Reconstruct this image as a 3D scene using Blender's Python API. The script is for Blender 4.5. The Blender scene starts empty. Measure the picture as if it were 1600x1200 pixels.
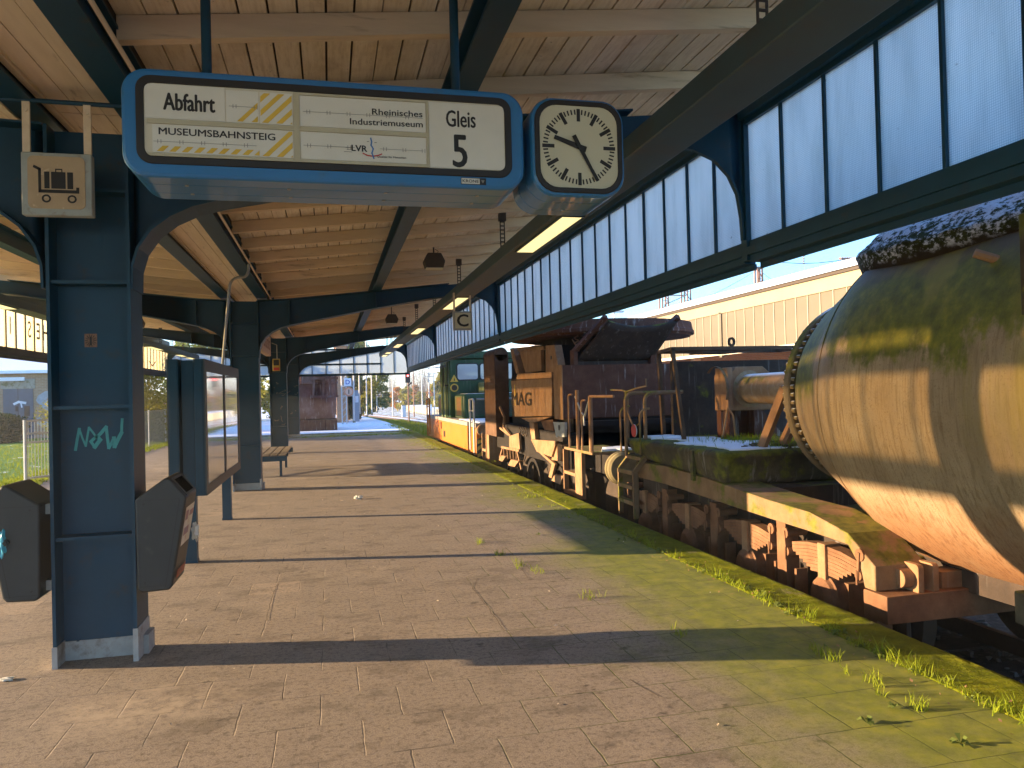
import bpy, bmesh, math, random
from mathutils import Vector, Matrix
rnd = random.Random(7)
scene = bpy.context.scene
C = scene.collection
PI = math.pi

# ------------------------------------------------------------------ camera
F_PX = 1193.4
CR = Matrix(((0.97228, 0.0225, 0.2325), (-0.2322, -0.0157, 0.9725), (-0.0255, 0.9996, 0.0101)))   # camera axes in world (right, up, forward)
_r = Vector((CR[0][0], CR[1][0], CR[2][0])).normalized()
_f = Vector((CR[0][2], CR[1][2], CR[2][2])); _f = (_f - _r * _f.dot(_r)).normalized()
_u = _r.cross(_f)
EYE = Vector((0, 0, 1.6))
cam_d = bpy.data.cameras.new('camera'); cam = bpy.data.objects.new('camera', cam_d); C.objects.link(cam)
cam_d.sensor_width = 36; cam_d.lens = 36 * F_PX / 1600; cam_d.clip_start = .05; cam_d.clip_end = 3000
cam.matrix_world = Matrix(((_r.x, _u.x, -_f.x, EYE.x), (_r.y, _u.y, -_f.y, EYE.y), (_r.z, _u.z, -_f.z, EYE.z), (0, 0, 0, 1)))
scene.camera = cam

# ------------------------------------------------------------------ light
SUN_EL = math.radians(9.2); SUN_AZ = math.atan2(-1.0, .2425)       # from the left, a little ahead
sd = Vector((math.sin(SUN_AZ) * math.cos(SUN_EL), math.cos(SUN_AZ) * math.cos(SUN_EL), math.sin(SUN_EL)))
sun_d = bpy.data.lights.new('sun', 'SUN'); sun = bpy.data.objects.new('sun', sun_d); C.objects.link(sun)
sun_d.energy = 2.75; sun_d.angle = math.radians(.5); sun_d.color = (1, .73, .42)
sun.rotation_euler = (-sd).to_track_quat('-Z', 'Y').to_euler(); sun.location = (-30, 8, 12)
world = bpy.data.worlds.new('World'); scene.world = world; world.use_nodes = True
wt = world.node_tree; wt.nodes.clear()
wo = wt.nodes.new('ShaderNodeOutputWorld'); wb = wt.nodes.new('ShaderNodeBackground'); ws = wt.nodes.new('ShaderNodeTexSky')
ws.sky_type = 'NISHITA'; ws.sun_disc = False; ws.sun_elevation = SUN_EL; ws.sun_rotation = SUN_AZ % (2 * PI)
ws.air_density = 1.0; ws.dust_density = .05; ws.ozone_density = 5.0
wb.inputs[1].default_value = .085
wc = wt.nodes.new('ShaderNodeTexCoord'); wm = wt.nodes.new('ShaderNodeMapping'); wm.inputs['Scale'].default_value = (1.2, 1.2, 5)     # thin high cloud
wn_ = wt.nodes.new('ShaderNodeTexNoise'); wn_.inputs['Scale'].default_value = 2.2; wn_.inputs['Detail'].default_value = 7; wn_.inputs['Roughness'].default_value = .6
wr = wt.nodes.new('ShaderNodeMapRange'); wr.interpolation_type = 'SMOOTHSTEP'; wr.inputs[1].default_value = .5; wr.inputs[2].default_value = .75; wr.inputs[4].default_value = .3
wx = wt.nodes.new('ShaderNodeMix'); wx.data_type = 'RGBA'; wx.inputs[7].default_value = (2.9, 3.1, 3.4, 1)
wt.links.new(wc.outputs['Generated'], wm.inputs[0]); wt.links.new(wm.outputs[0], wn_.inputs['Vector']); wt.links.new(wn_.outputs[0], wr.inputs[0]); wt.links.new(wr.outputs[0], wx.inputs[0]); wt.links.new(ws.outputs[0], wx.inputs[6]); wt.links.new(wx.outputs[2], wb.inputs[0])
wt.links.new(wb.outputs[0], wo.inputs[0])
vs = scene.view_settings; vs.view_transform = 'Standard'; vs.look = 'None'; vs.gamma = 1; vs.exposure = 3.08
scene.cycles.max_bounces = 8; scene.cycles.transparent_max_bounces = 16; scene.cycles.use_denoising = True
scene.cycles.sample_clamp_indirect = 6

# ------------------------------------------------------------------ pixel -> place on a known plane (measuring only)
def ray(px, py):
    return _r * ((px - 800) / F_PX) + _u * (-(py - 600) / F_PX) + _f
def AX(px, py, x): r = ray(px, py); return EYE + r * (x / r.x)
def AY(px, py, y): r = ray(px, py); return EYE + r * (y / r.y)
def AZ(px, py, z): r = ray(px, py); return EYE + r * ((z - 1.6) / r.z)

# ------------------------------------------------------------------ materials
class NT:
    def __init__(s, name):
        s.ma = bpy.data.materials.new(name); s.ma.use_nodes = True; s.t = s.ma.node_tree; s.t.nodes.clear()
        s.out = s.t.nodes.new('ShaderNodeOutputMaterial'); s.geo = s.t.nodes.new('ShaderNodeNewGeometry')
        s.sp = s.t.nodes.new('ShaderNodeSeparateXYZ'); s.t.links.new(s.geo.outputs['Position'], s.sp.inputs[0])
        s.sn = s.t.nodes.new('ShaderNodeSeparateXYZ'); s.t.links.new(s.geo.outputs['Normal'], s.sn.inputs[0])
        s.x, s.y, s.z = s.sp.outputs; s.nz = s.sn.outputs[2]; s.nx = s.sn.outputs[0]; s.P = s.geo.outputs['Position']
    def L(s, a, b):
        if hasattr(a, 'is_output') or isinstance(a, bpy.types.NodeSocket): s.t.links.new(a, b)
        elif isinstance(a, (tuple, list)): b.default_value = tuple(a) + ((1,) if len(a) == 3 and len(b.default_value) == 4 else ())
        else: b.default_value = a
    def vec(s, stretch):
        n = s.t.nodes.new('ShaderNodeMapping'); n.inputs['Scale'].default_value = stretch; s.t.links.new(s.P, n.inputs[0]); return n.outputs[0]
    def noise(s, scale=5, detail=5, rough=.55, stretch=None, dist=0):
        n = s.t.nodes.new('ShaderNodeTexNoise'); n.inputs['Scale'].default_value = scale; n.inputs['Detail'].default_value = detail
        n.inputs['Roughness'].default_value = rough; n.inputs['Distortion'].default_value = dist
        s.t.links.new(s.vec(stretch) if stretch else s.P, n.inputs['Vector']); return n.outputs[0]
    def vor(s, scale=5, feature='F1', stretch=None, out=0):
        n = s.t.nodes.new('ShaderNodeTexVoronoi'); n.feature = feature; n.inputs['Scale'].default_value = scale
        s.t.links.new(s.vec(stretch) if stretch else s.P, n.inputs['Vector']); return n.outputs[out]
    def m(s, op, a, b=0.0, c=0.0):
        n = s.t.nodes.new('ShaderNodeMath'); n.operation = op; s.L(a, n.inputs[0]); s.L(b, n.inputs[1]); s.L(c, n.inputs[2]); return n.outputs[0]
    def ss(s, v, lo, hi):
        n = s.t.nodes.new('ShaderNodeMapRange'); n.interpolation_type = 'SMOOTHSTEP'; s.L(v, n.inputs[0])
        if lo <= hi: n.inputs[1].default_value = lo; n.inputs[2].default_value = hi
        else: n.inputs[1].default_value = hi; n.inputs[2].default_value = lo; n.inputs[3].default_value = 1; n.inputs[4].default_value = 0
        return n.outputs[0]
    def ramp(s, fac, *stops):
        n = s.t.nodes.new('ShaderNodeValToRGB'); s.L(fac, n.inputs[0]); e = n.color_ramp.elements
        while len(e) < len(stops): e.new(.5)
        for k, (p, c) in enumerate(stops): e[k].position = p; e[k].color = tuple(c) + (1,)
        return n.outputs[0]
    def mix(s, fac, a, b):
        n = s.t.nodes.new('ShaderNodeMix'); n.data_type = 'RGBA'; s.L(fac, n.inputs[0]); s.L(a, n.inputs[6]); s.L(b, n.inputs[7]); return n.outputs[2]
    def bump(s, h, strength=.3, dist=.01):
        n = s.t.nodes.new('ShaderNodeBump'); n.inputs['Strength'].default_value = strength; n.inputs['Distance'].default_value = dist; s.L(h, n.inputs['Height']); return n.outputs[0]
    def bsdf(s, col, rough=.7, metal=0, normal=None, coat=0, emit=None, es=0, spec=.5):
        n = s.t.nodes.new('ShaderNodeBsdfPrincipled'); s.L(col, n.inputs['Base Color']); s.L(rough, n.inputs['Roughness']); s.L(metal, n.inputs['Metallic'])
        n.inputs['Specular IOR Level'].default_value = spec
        if normal is not None: s.t.links.new(normal, n.inputs['Normal'])
        if coat: n.inputs['Coat Weight'].default_value = coat; n.inputs['Coat Roughness'].default_value = .04
        if emit: s.L(emit, n.inputs['Emission Color']); n.inputs['Emission Strength'].default_value = es
        return n.outputs[0]
    def end(s, sh): s.t.links.new(sh, s.out.inputs[0]); return s.ma

def simple(name, c1, c2=None, scale=6, rough=.7, metal=0, bump=.15, bs=60, stretch=None, dirt=None, dscale=3, dlo=.55, dhi=.7, coat=0, bd=.003, c3=None, spec=.5):
    n = NT(name); c2 = c2 or tuple(v * .8 for v in c1)
    st = [(.3, c1), (.7, c2)] if c3 is None else [(.25, c1), (.5, c2), (.75, c3)]
    col = n.ramp(n.noise(scale, 6, .6, stretch), *st)
    if dirt: col = n.mix(n.m('MULTIPLY', n.ss(n.noise(dscale, 8, .65, stretch), dlo, dhi), .9), col, dirt)
    nb = n.bump(n.noise(bs, 5, .6, stretch), bump, bd) if bump else None
    return n.end(n.bsdf(col, rough, metal, nb, coat, spec=spec))

def emis(name, col, st):
    n = NT(name); return n.end(n.bsdf((.8, .8, .7), .5, 0, None, 0, col, st))

MT = {}
MT['steel'] = simple('petrol_blue_paint', (.004, .05, .095), (.0035, .04, .074), 4, .5, 0, .12, 40, dirt=(.045, .038, .032), dscale=6, dlo=.57, dhi=.8, spec=.35)
MT['steel_grey'] = simple('grey_steel_paint', (.045, .06, .068), (.035, .045, .052), 4, .55, 0, .12, 40, dirt=(.1, .07, .05), dscale=3, dlo=.6, dhi=.75)
MT['base'] = simple('grey_base_paint', (.42, .42, .4), (.32, .31, .29), 7, .85, 0, .4, 50, dirt=(.2, .15, .11), dscale=6, dlo=.5, dhi=.7)
MT['signblue'] = simple('sign_blue_paint', (.022, .17, .4), (.02, .155, .37), 3, .36, 0, .04, 60, coat=.3, dirt=(.05, .13, .22), dscale=9, dlo=.55, dhi=.8)
MT['rubber'] = simple('black_gasket', (.015, .011, .01), None, 8, .5, 0, .05)
MT['hole'] = simple('dark_hole', (.003, .003, .003), None, 8, 1, 0, 0, spec=0)
MT['cream'] = simple('cream_panel', (.66, .6, .46), (.6, .54, .4), 5, .35, 0, .03, coat=.3)
MT['creamframe'] = simple('cream_frame', (.5, .45, .31), (.44, .39, .26), 9, .5, 0, .05)
MT['white'] = simple('white_flap', (.72, .69, .6), (.66, .63, .54), 6, .45, 0, .04)
MT['face'] = simple('clock_face', (.62, .58, .42), (.58, .54, .38), 3, .5, 0, .03)
MT['yellow'] = simple('stripe_yellow', (.72, .47, .06), (.66, .42, .05), 8, .6, 0, 0)
MT['black'] = simple('black_print', (.012, .01, .01), None, 8, .55, 0, 0)
MT['grey'] = simple('grey_print', (.25, .23, .2), None, 8, .6, 0, 0)
MT['red'] = simple('red_print', (.5, .03, .03), None, 8, .6, 0, 0)
MT['bluep'] = simple('blue_print', (.06, .2, .5), None, 8, .6, 0, 0)
MT['binp'] = simple('grey_bin_plastic', (.028, .03, .03), (.022, .024, .024), 6, .5, 0, .15, 120, dirt=(.06, .06, .05), dscale=7, dlo=.62, dhi=.8)
MT['metal'] = simple('galvanised_metal', (.4, .4, .38), (.3, .3, .29), 12, .45, .6, .1, 80)
MT['strap'] = simple('dark_strap', (.05, .04, .03), (.08, .05, .03), 20, .7, .2, .1)
MT['teal'] = simple('teal_spray', (.05, .33, .33), (.04, .26, .27), 20, .6, 0, 0)
MT['poster'] = simple('poster_paper', (.72, .68, .58), (.6, .5, .35), 7, .3, 0, 0, dirt=(.5, .2, .12), dscale=14, dlo=.6, dhi=.66)
MT['bag'] = simple('blue_bag', (.1, .5, .65), (.07, .4, .55), 12, .35, 0, .4, 30)
MT['trough'] = simple('grey_trough_paint', (.04, .078, .1), (.033, .064, .084), 3, .5, 0, .08, dirt=(.055, .06, .06), dscale=2, dlo=.5, dhi=.7)
MT['snow'] = simple('snow', (.86, .88, .92), (.8, .83, .88), 8, .7, 0, .5, 40, bd=.01)
MT['lampglow'] = emis('lamp_diffuser', (1, .79, .33), .16)
MT['wired'] = None

def mat_wood():
    n = NT('weathered_ceiling_wood')
    bx = n.m('MULTIPLY', n.x, 1 / .155); cell = n.m('FLOOR', bx); fr = n.m('SUBTRACT', bx, cell)
    wn = n.t.nodes.new('ShaderNodeTexWhiteNoise'); wn.noise_dimensions = '1D'; n.t.links.new(cell, wn.inputs['W'])
    g = n.noise(7, 8, .65, (6, .6, 6)); g2 = n.noise(2.2, 5, .6)
    col = n.ramp(g, (.25, (.6, .48, .34)), (.5, (.8, .68, .52)), (.75, (.88, .77, .62)))
    col = n.mix(n.m('MULTIPLY', wn.outputs[0], .35), col, (.55, .42, .28))
    col = n.mix(n.m('MULTIPLY', n.ss(g2, .5, .72), .55), col, (.42, .3, .18))
    col = n.mix(n.m('MULTIPLY', n.ss(n.noise(26, 6, .7), .62, .74), .7), col, (.1, .065, .04))
    return n.end(n.bsdf(col, .85, 0, n.bump(g, .4, .004)))
MT['wood'] = mat_wood()
MT['batten'] = simple('batten_wood', (.76, .6, .41), (.64, .49, .33), 3, .85, 0, .35, 30, (.5, 4, 4), dirt=(.34, .24, .15), dscale=3.5, dlo=.55, dhi=.75)
MT['lining'] = simple('pale_lining_board', (.76, .63, .47), (.66, .53, .38), 4, .85, 0, .2, 30, (4, .5, 4), dirt=(.3, .2, .13), dscale=5, dlo=.58, dhi=.75)

def mat_wired(name, tint, transp):
    n = NT(name)
    def wire(c, p):
        f = n.m('FRACT', n.m('MULTIPLY', c, 1 / p)); return n.m('LESS_THAN', n.m('ABSOLUTE', n.m('SUBTRACT', f, .5)), .09)
    w = n.m('MAXIMUM', n.m('MAXIMUM', wire(n.z, .0127), wire(n.y, .0127)), 0)
    d = n.ss(n.noise(2.3, 7, .68, (1, 3.2, .5)), .42, .72); sp = n.ss(n.noise(17, 7, .75), .65, .72)
    col = n.mix(n.m('MULTIPLY', d, .45), tint, (.6, .6, .55)); oi = n.t.nodes.new('ShaderNodeObjectInfo'); col = n.mix(n.m('MULTIPLY', oi.outputs['Random'], .4), col, (.66, .7, .7))
    col = n.mix(n.m('MULTIPLY', w, .6), col, (.3, .36, .42)); col = n.mix(n.m('MULTIPLY', sp, .75), col, (.12, .09, .07))
    tr = n.t.nodes.new('ShaderNodeBsdfTranslucent'); n.L(col, tr.inputs[0])
    tp = n.t.nodes.new('ShaderNodeBsdfTransparent'); n.L(col, tp.inputs[0])
    gl = n.t.nodes.new('ShaderNodeBsdfGlossy'); gl.inputs[1].default_value = .25; gl.inputs[0].default_value = (.8, .85, .9, 1)
    a = n.t.nodes.new('ShaderNodeMixShader'); a.inputs[0].default_value = transp; n.t.links.new(tr.outputs[0], a.inputs[1]); n.t.links.new(tp.outputs[0], a.inputs[2])
    b = n.t.nodes.new('ShaderNodeMixShader'); b.inputs[0].default_value = .05; n.t.links.new(a.outputs[0], b.inputs[1]); n.t.links.new(gl.outputs[0], b.inputs[2])
    return n.end(b.outputs[0])
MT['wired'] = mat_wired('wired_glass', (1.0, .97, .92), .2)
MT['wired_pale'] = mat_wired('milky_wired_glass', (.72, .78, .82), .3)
MT['wired_sun'] = mat_wired('sun_tinted_wired_glass', (.95, .82, .56), .6)  # yellow of the sunlight is put into the tint of the left panes

def mat_paving():
    n = NT('brown_paving_slabs')
    PX, PY = .4, .385
    row = n.m('FLOOR', n.m('MULTIPLY', n.m('SUBTRACT', n.y, .395), 1 / PY))
    off = n.m('MULTIPLY', n.m('MODULO', n.m('ADD', row, 200), 2), .5)
    u = n.m('ADD', n.m('MULTIPLY', n.m('ADD', n.x, .28), 1 / PX), off)
    wob = n.m('MULTIPLY', n.m('SUBTRACT', n.noise(9, 4), .5), .045)
    fu = n.m('FRACT', n.m('ADD', u, wob)); fv = n.m('FRACT', n.m('ADD', n.m('MULTIPLY', n.m('SUBTRACT', n.y, .395), 1 / PY), wob))
    eu = n.m('MINIMUM', fu, n.m('SUBTRACT', 1, fu)); ev = n.m('MINIMUM', fv, n.m('SUBTRACT', 1, fv))
    e = n.m('MINIMUM', eu, ev)
    jw = n.m('ADD', .0, n.m('MULTIPLY', n.ss(n.noise(1.7, 5), .4, .75), .007))
    joint = n.m('SUBTRACT', 1, n.ss(n.m('SUBTRACT', e, jw), 0, .009))
    cv = n.t.nodes.new('ShaderNodeCombineXYZ'); n.t.links.new(n.m('FLOOR', u), cv.inputs[0]); n.t.links.new(row, cv.inputs[1])
    wn = n.t.nodes.new('ShaderNodeTexWhiteNoise'); wn.noise_dimensions = '2D'; n.t.links.new(cv.outputs[0], wn.inputs['Vector'])
    g = n.noise(3.1, 7, .6)
    col = n.ramp(g, (.25, (.118, .09, .064)), (.5, (.178, .139, .1)), (.75, (.245, .195, .145)))
    col = n.mix(n.m('MULTIPLY', wn.outputs[0], .6), col, (.2, .15, .11))
    col = n.mix(n.m('MULTIPLY', n.m('GREATER_THAN', wn.outputs[0], .988), .4), col, (.46, .34, .23))
    col = n.mix(n.ss(n.noise(150, 3, .75), .35, .75), n.mix(.35, col, (.62, .5, .4)), n.mix(.62, col, (.1, .078, .062)))
    col = n.mix(n.m('MULTIPLY', n.ss(n.noise(6.5, 6, .6, (1, 1.3, 1)), .6, .7), n.m('MULTIPLY', n.ss(n.noise(.9, 3), .42, .55), .9)), col, (.06, .044, .033)); col = n.mix(n.m('MULTIPLY', n.ss(n.noise(1.9, 8, .72, (1, 1.6, 1)), .5, .62), .5), col, (.105, .08, .058))
    col = n.mix(n.m('MULTIPLY', n.ss(n.noise(1.1, 7, .65), .54, .72), .5), col, (.42, .33, .245))
    col = n.mix(n.m('MULTIPLY', n.ss(n.noise(34, 6, .75), .47, .66), .7), col, (.085, .063, .047)); col = n.mix(n.m('MULTIPLY', n.ss(n.noise(13, 8, .75), .53, .64), .5), col, (.31, .245, .18))
    # worn dusty patch by the column foot
    nz5 = n.noise(9, 8, .75); dx = n.m('SUBTRACT', n.x, -1.0); dy = n.m('SUBTRACT', n.y, 4.35)
    dd = n.m('ADD', n.m('SQRT', n.m('ADD', n.m('MULTIPLY', dx, dx), n.m('MULTIPLY', n.m('MULTIPLY', dy, dy), 2.2))), n.m('MULTIPLY', n.noise(5, 6), .9))
    col = n.mix(n.m('MULTIPLY', n.m('MULTIPLY', n.ss(dd, 1.1, .6), n.ss(nz5, .38, .6)), .8), col, (.42, .33, .24))
    col = n.mix(n.m('MULTIPLY', joint, .8), col, n.mix(n.ss(n.noise(4, 4), .4, .6), (.04, .032, .025), (.26, .205, .15)))
    # cracks
    # moss and algae spreading from the track side
    mx = n.m('ADD', n.x, n.m('MULTIPLY', n.m('SUBTRACT', n.noise(1.3, 7, .65, (1, .5, 1)), .5), 2.3))
    mx = n.m('ADD', mx, n.m('MULTIPLY', n.ss(n.y, 9.5, 4.5), .55)); mo = n.m('MULTIPLY', n.ss(mx, 1.95, 3.2), n.m('ADD', .55, n.m('MULTIPLY', n.noise(9, 6, .7), .6))); mc = n.ramp(n.noise(7, 7, .65), (.3, (.095, .12, .003)), (.55, (.2, .22, .005)), (.75, (.3, .28, .012)))
    far = n.ss(n.y, 30.3, 31.6); mo = n.m('MAXIMUM', mo, n.m('MULTIPLY', far, n.ss(n.noise(2.5, 6), .4, .55)))
    col = n.mix(n.m('MINIMUM', mo, .9), col, mc)
    jm = n.m('MULTIPLY', joint, n.ss(mx, .8, 2.2)); col = n.mix(jm, col, (.07, .08, .012))
    h = n.m('SUBTRACT', n.m('ADD', n.m('MULTIPLY', n.noise(90, 4, .7), .25), n.m('MULTIPLY', wn.outputs[0], .35)), n.m('MULTIPLY', joint, .45))
    return n.end(n.bsdf(col, .8, 0, n.bump(h, .55, .006), spec=.35))
MT['paving'] = mat_paving()

def mat_moss(name='moss_on_coping'):
    n = NT(name); g = n.noise(5, 8, .7); f = n.noise(60, 5, .7)
    col = n.ramp(g, (.3, (.065, .085, .002)), (.5, (.16, .185, .004)), (.7, (.28, .27, .012)))
    col = n.mix(n.ss(n.noise(2.6, 7, .65), .56, .7), col, (.24, .2, .15)); col = n.mix(n.m('MULTIPLY', f, .5), col, (.07, .08, .01))
    return n.end(n.bsdf(col, .95, 0, n.bump(n.m('ADD', f, g), .9, .02), spec=.1))
MT['moss'] = mat_moss()
MT['coping_side'] = simple('concrete_edge', (.4, .38, .33), (.3, .28, .24), 5, .85, 0, .3, 40, dirt=(.14, .14, .04), dscale=4, dlo=.48, dhi=.62)

def mat_rust(name, c1, c2, c3, streak=0, sc=4, moss=0, snow=0, rough=.85, metal=.0):
    n = NT(name); g = n.noise(sc, 8, .65)
    col = n.ramp(g, (.25, c1), (.5, c2), (.75, c3))
    col = n.mix(n.m('MULTIPLY', n.noise(70, 4, .7), .35), col, tuple(v * .4 for v in c1))
    if streak: col = n.mix(n.m('MULTIPLY', n.ss(n.noise(9, 6, .65, (1.5, 1.5, .12)), .56, .7), streak), col, (.4, .36, .33))
    if moss: col = n.mix(n.m('MULTIPLY', n.ss(n.m('ADD', n.noise(3, 7, .65), n.m('MULTIPLY', n.nz, .12)), .62 - moss * .2, .74 - moss * .2), .92), col, n.ramp(n.noise(14, 6), (.3, (.06, .07, .006)), (.7, (.17, .165, .02))))
    if snow: col = n.mix(n.m('MULTIPLY', n.ss(n.nz, .75, .95), n.ss(n.noise(4, 7, .65), .5 - snow * .2, .58 - snow * .2)), col, (.84, .87, .92))
    return n.end(n.bsdf(col, rough, metal, n.bump(n.m('ADD', n.noise(30, 6, .7), g), .4, .008), spec=.3))
MT['rust'] = mat_rust('brown_rust', (.105, .047, .024), (.205, .098, .05), (.31, .16, .085))
MT['rust_tan'] = mat_rust('tan_rust', (.21, .105, .05), (.31, .17, .088), (.41, .245, .135), .2)
MT['rust_red'] = mat_rust('red_oxide', (.07, .027, .016), (.11, .044, .026), (.16, .075, .046), .75)
MT['rust_dark'] = mat_rust('dark_rust', (.028, .02, .016), (.05, .034, .026), (.085, .055, .04), .25, moss=.1)
MT['deep_shade'] = mat_rust('deep_shade_steel', (.008, .006, .005), (.016, .011, .009), (.03, .02, .015))  # near-black puts the shade of recessed, covered parts into the colour
MT['rust_moss'] = mat_rust('mossy_steel', (.15, .085, .042), (.24, .145, .075), (.32, .2, .105), .1, moss=.5)
MT['slab_moss'] = mat_rust('mossy_deck', (.04, .033, .022), (.075, .06, .034), (.15, .12, .065), .35, moss=.75, snow=0)
MT['pot'] = mat_rust('rusty_pot', (.1, .045, .035), (.18, .085, .06), (.3, .2, .17), .9, 1.6)
MT['wheel'] = mat_rust('wheel_steel', (.03, .022, .018), (.055, .038, .028), (.09, .06, .045))
MT['orange'] = mat_rust('orange_paint', (.5, .14, .012), (.56, .17, .015), (.44, .115, .012), .12, 1.2, rough=.5)
MT['green'] = mat_rust('dark_green_paint', (.018, .065, .026), (.024, .08, .032), (.045, .105, .04), .18, 1.5, rough=.4)
MT['green_pale'] = mat_rust('algae_green_paint', (.1, .17, .09), (.2, .25, .11), (.3, .3, .14), .2, 3, rough=.6)

def mat_ladle():
    n = NT('ladle_steel'); g = n.noise(2.2, 7, .6); br = n.noise(16, 6, .7, (1, 2.5, .16)); fine = n.noise(120, 3, .7)
    col = n.ramp(g, (.25, (.2, .145, .088)), (.5, (.285, .215, .135)), (.75, (.36, .285, .185)))
    col = n.mix(n.m('MULTIPLY', n.ss(br, .48, .64), .6), col, (.14, .09, .045))
    col = n.mix(n.m('MULTIPLY', n.ss(n.noise(75, 5, .75), .54, .68), .7), col, (.1, .055, .03)); col = n.mix(n.m('MULTIPLY', n.ss(n.noise(1.1, 6, .65, (1, 1.3, .45)), .52, .68), .5), col, (.17, .125, .07))
    lo = n.ss(n.m('ADD', n.z, n.m('MULTIPLY', n.m('SUBTRACT', n.noise(3, 6), .5), .7)), .95, .25)
    col = n.mix(n.m('MULTIPLY', lo, .8), col, (.31, .14, .06))
    col = n.mix(n.m('MULTIPLY', lo, n.m('MULTIPLY', n.ss(br, .48, .62), .6)), col, (.15, .06, .03))
    zz = n.m('ADD', n.z, n.m('MULTIPLY', n.m('SUBTRACT', n.noise(2.4, 7, .6, (1, 1, .35)), .5), 1.5))
    band = n.ss(n.m('ADD', zz, n.m('MULTIPLY', n.m('SUBTRACT', n.noise(11, 5, .7), .5), .35)), 1.78, 1.95)
    mc = n.ramp(n.noise(9, 7, .65), (.3, (.045, .056, .001)), (.52, (.105, .115, .002)), (.72, (.2, .185, .008)))
    col = n.mix(n.m('MULTIPLY', band, .93), col, mc)
    top = n.ss(n.m('ADD', n.z, n.m('MULTIPLY', n.noise(3, 5), .3)), 2.45, 2.65); col = n.mix(n.m('MULTIPLY', top, .85), col, (.11, .075, .05))
    # mossy cone end near the flange
    yy = n.m('ADD', n.y, n.m('MULTIPLY', n.m('SUBTRACT', n.noise(3.5, 6), .5), .6)); cone = n.m('MULTIPLY', n.ss(yy, 5.78, 5.92), n.ss(n.m('ADD', n.z, n.m('MULTIPLY', n.m('SUBTRACT', n.noise(5, 5), .5), .5)), 1.35, 1.6))
    col = n.mix(n.m('MULTIPLY', cone, .9), col, mc)
    st = n.ss(n.noise(1.3, 5, .6, (1, 1.2, .1)), .56, .66); col = n.mix(n.m('MULTIPLY', st, n.m('MULTIPLY', n.ss(n.z, .7, 1.6), .55)), col, (.24, .2, .035))
    return n.end(n.bsdf(col, .62, .15, n.bump(n.m('ADD', br, fine), .3, .006), spec=.35))
MT['ladle'] = mat_ladle()

def mat_cover():
    n = NT('moss_and_snow_cover'); f = n.noise(17, 8, .72, (1, 1, 1.6)); g = n.noise(3, 6)
    col = n.ramp(n.noise(24, 6, .7), (.3, (.02, .026, .006)), (.6, (.06, .07, .012)), (.8, (.12, .12, .03)))
    s = n.ss(n.m('ADD', n.m('ADD', f, n.m('MULTIPLY', n.ss(n.z, 2.6, 3.0), .22)), n.m('MULTIPLY', n.m('SUBTRACT', g, .5), .25)), .5, .6)
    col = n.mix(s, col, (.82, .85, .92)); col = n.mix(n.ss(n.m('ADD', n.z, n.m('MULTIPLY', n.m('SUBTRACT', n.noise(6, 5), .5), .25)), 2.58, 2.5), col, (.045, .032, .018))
    return n.end(n.bsdf(col, .9, 0, n.bump(f, 1.0, .05), spec=.2))
MT['cover'] = mat_cover()

def mat_ground(name, cols, snow=.0, sc=6):
    n = NT(name); g = n.noise(sc, 8, .7); col = n.ramp(g, (.3, cols[0]), (.5, cols[1]), (.7, cols[2]))
    if snow: col = n.mix(n.ss(n.noise(1.1, 8, .7), .62 - snow * .25, .68 - snow * .25), col, (.8, .83, .9))
    return n.end(n.bsdf(col, .95, 0, n.bump(n.noise(sc * 6, 5, .7), .8, .03), spec=.15))
MT['ballast'] = mat_ground('dark_ballast', ((.03, .025, .02), (.06, .05, .04), (.12, .1, .085)), 0, 14)
MT['field'] = mat_ground('frosted_ground', ((.1, .13, .03), (.2, .22, .1), (.3, .3, .22)), .6, 2)
MT['grassm'] = mat_ground('grass_ground', ((.06, .12, .012), (.1, .2, .02), (.16, .25, .04)), .12, 3)
def mat_leaf(name, a, b):
    n = NT(name); col = n.ramp(n.noise(1.6, 4, .7), (.3, a), (.7, b)); col = n.mix(n.m('MULTIPLY', n.noise(11, 2), .5), col, tuple(v * .55 for v in a))
    d = n.t.nodes.new('ShaderNodeBsdfDiffuse'); n.L(col, d.inputs[0]); t = n.t.nodes.new('ShaderNodeBsdfTranslucent'); n.L(col, t.inputs[0])
    m_ = n.t.nodes.new('ShaderNodeMixShader'); m_.inputs[0].default_value = .35; n.t.links.new(d.outputs[0], m_.inputs[1]); n.t.links.new(t.outputs[0], m_.inputs[2])
    return n.end(m_.outputs[0])
MT['blade'] = mat_leaf('grass_blade', (.2, .26, .02), (.3, .34, .03))
MT['leaf_y'] = mat_leaf('yellow_green_leaf', (.2, .2, .025), (.36, .31, .05))
MT['leaf_g'] = mat_leaf('green_leaf', (.12, .17, .04), (.22, .25, .07))
MT['leaf_d'] = mat_leaf('dark_leaf', (.018, .04, .01), (.04, .07, .018))
MT['leaf_o'] = mat_leaf('orange_leaf', (.4, .16, .02), (.5, .25, .04))
MT['twig'] = mat_leaf('bare_twig', (.16, .12, .1), (.22, .17, .14))
MT['faded'] = mat_leaf('faded_letter', (.5, .42, .3), (.46, .38, .27))
MT['bark'] = simple('bark', (.09, .065, .045), (.06, .045, .03), 9, .9, 0, .5, 30)
MT['brick'] = None
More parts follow.
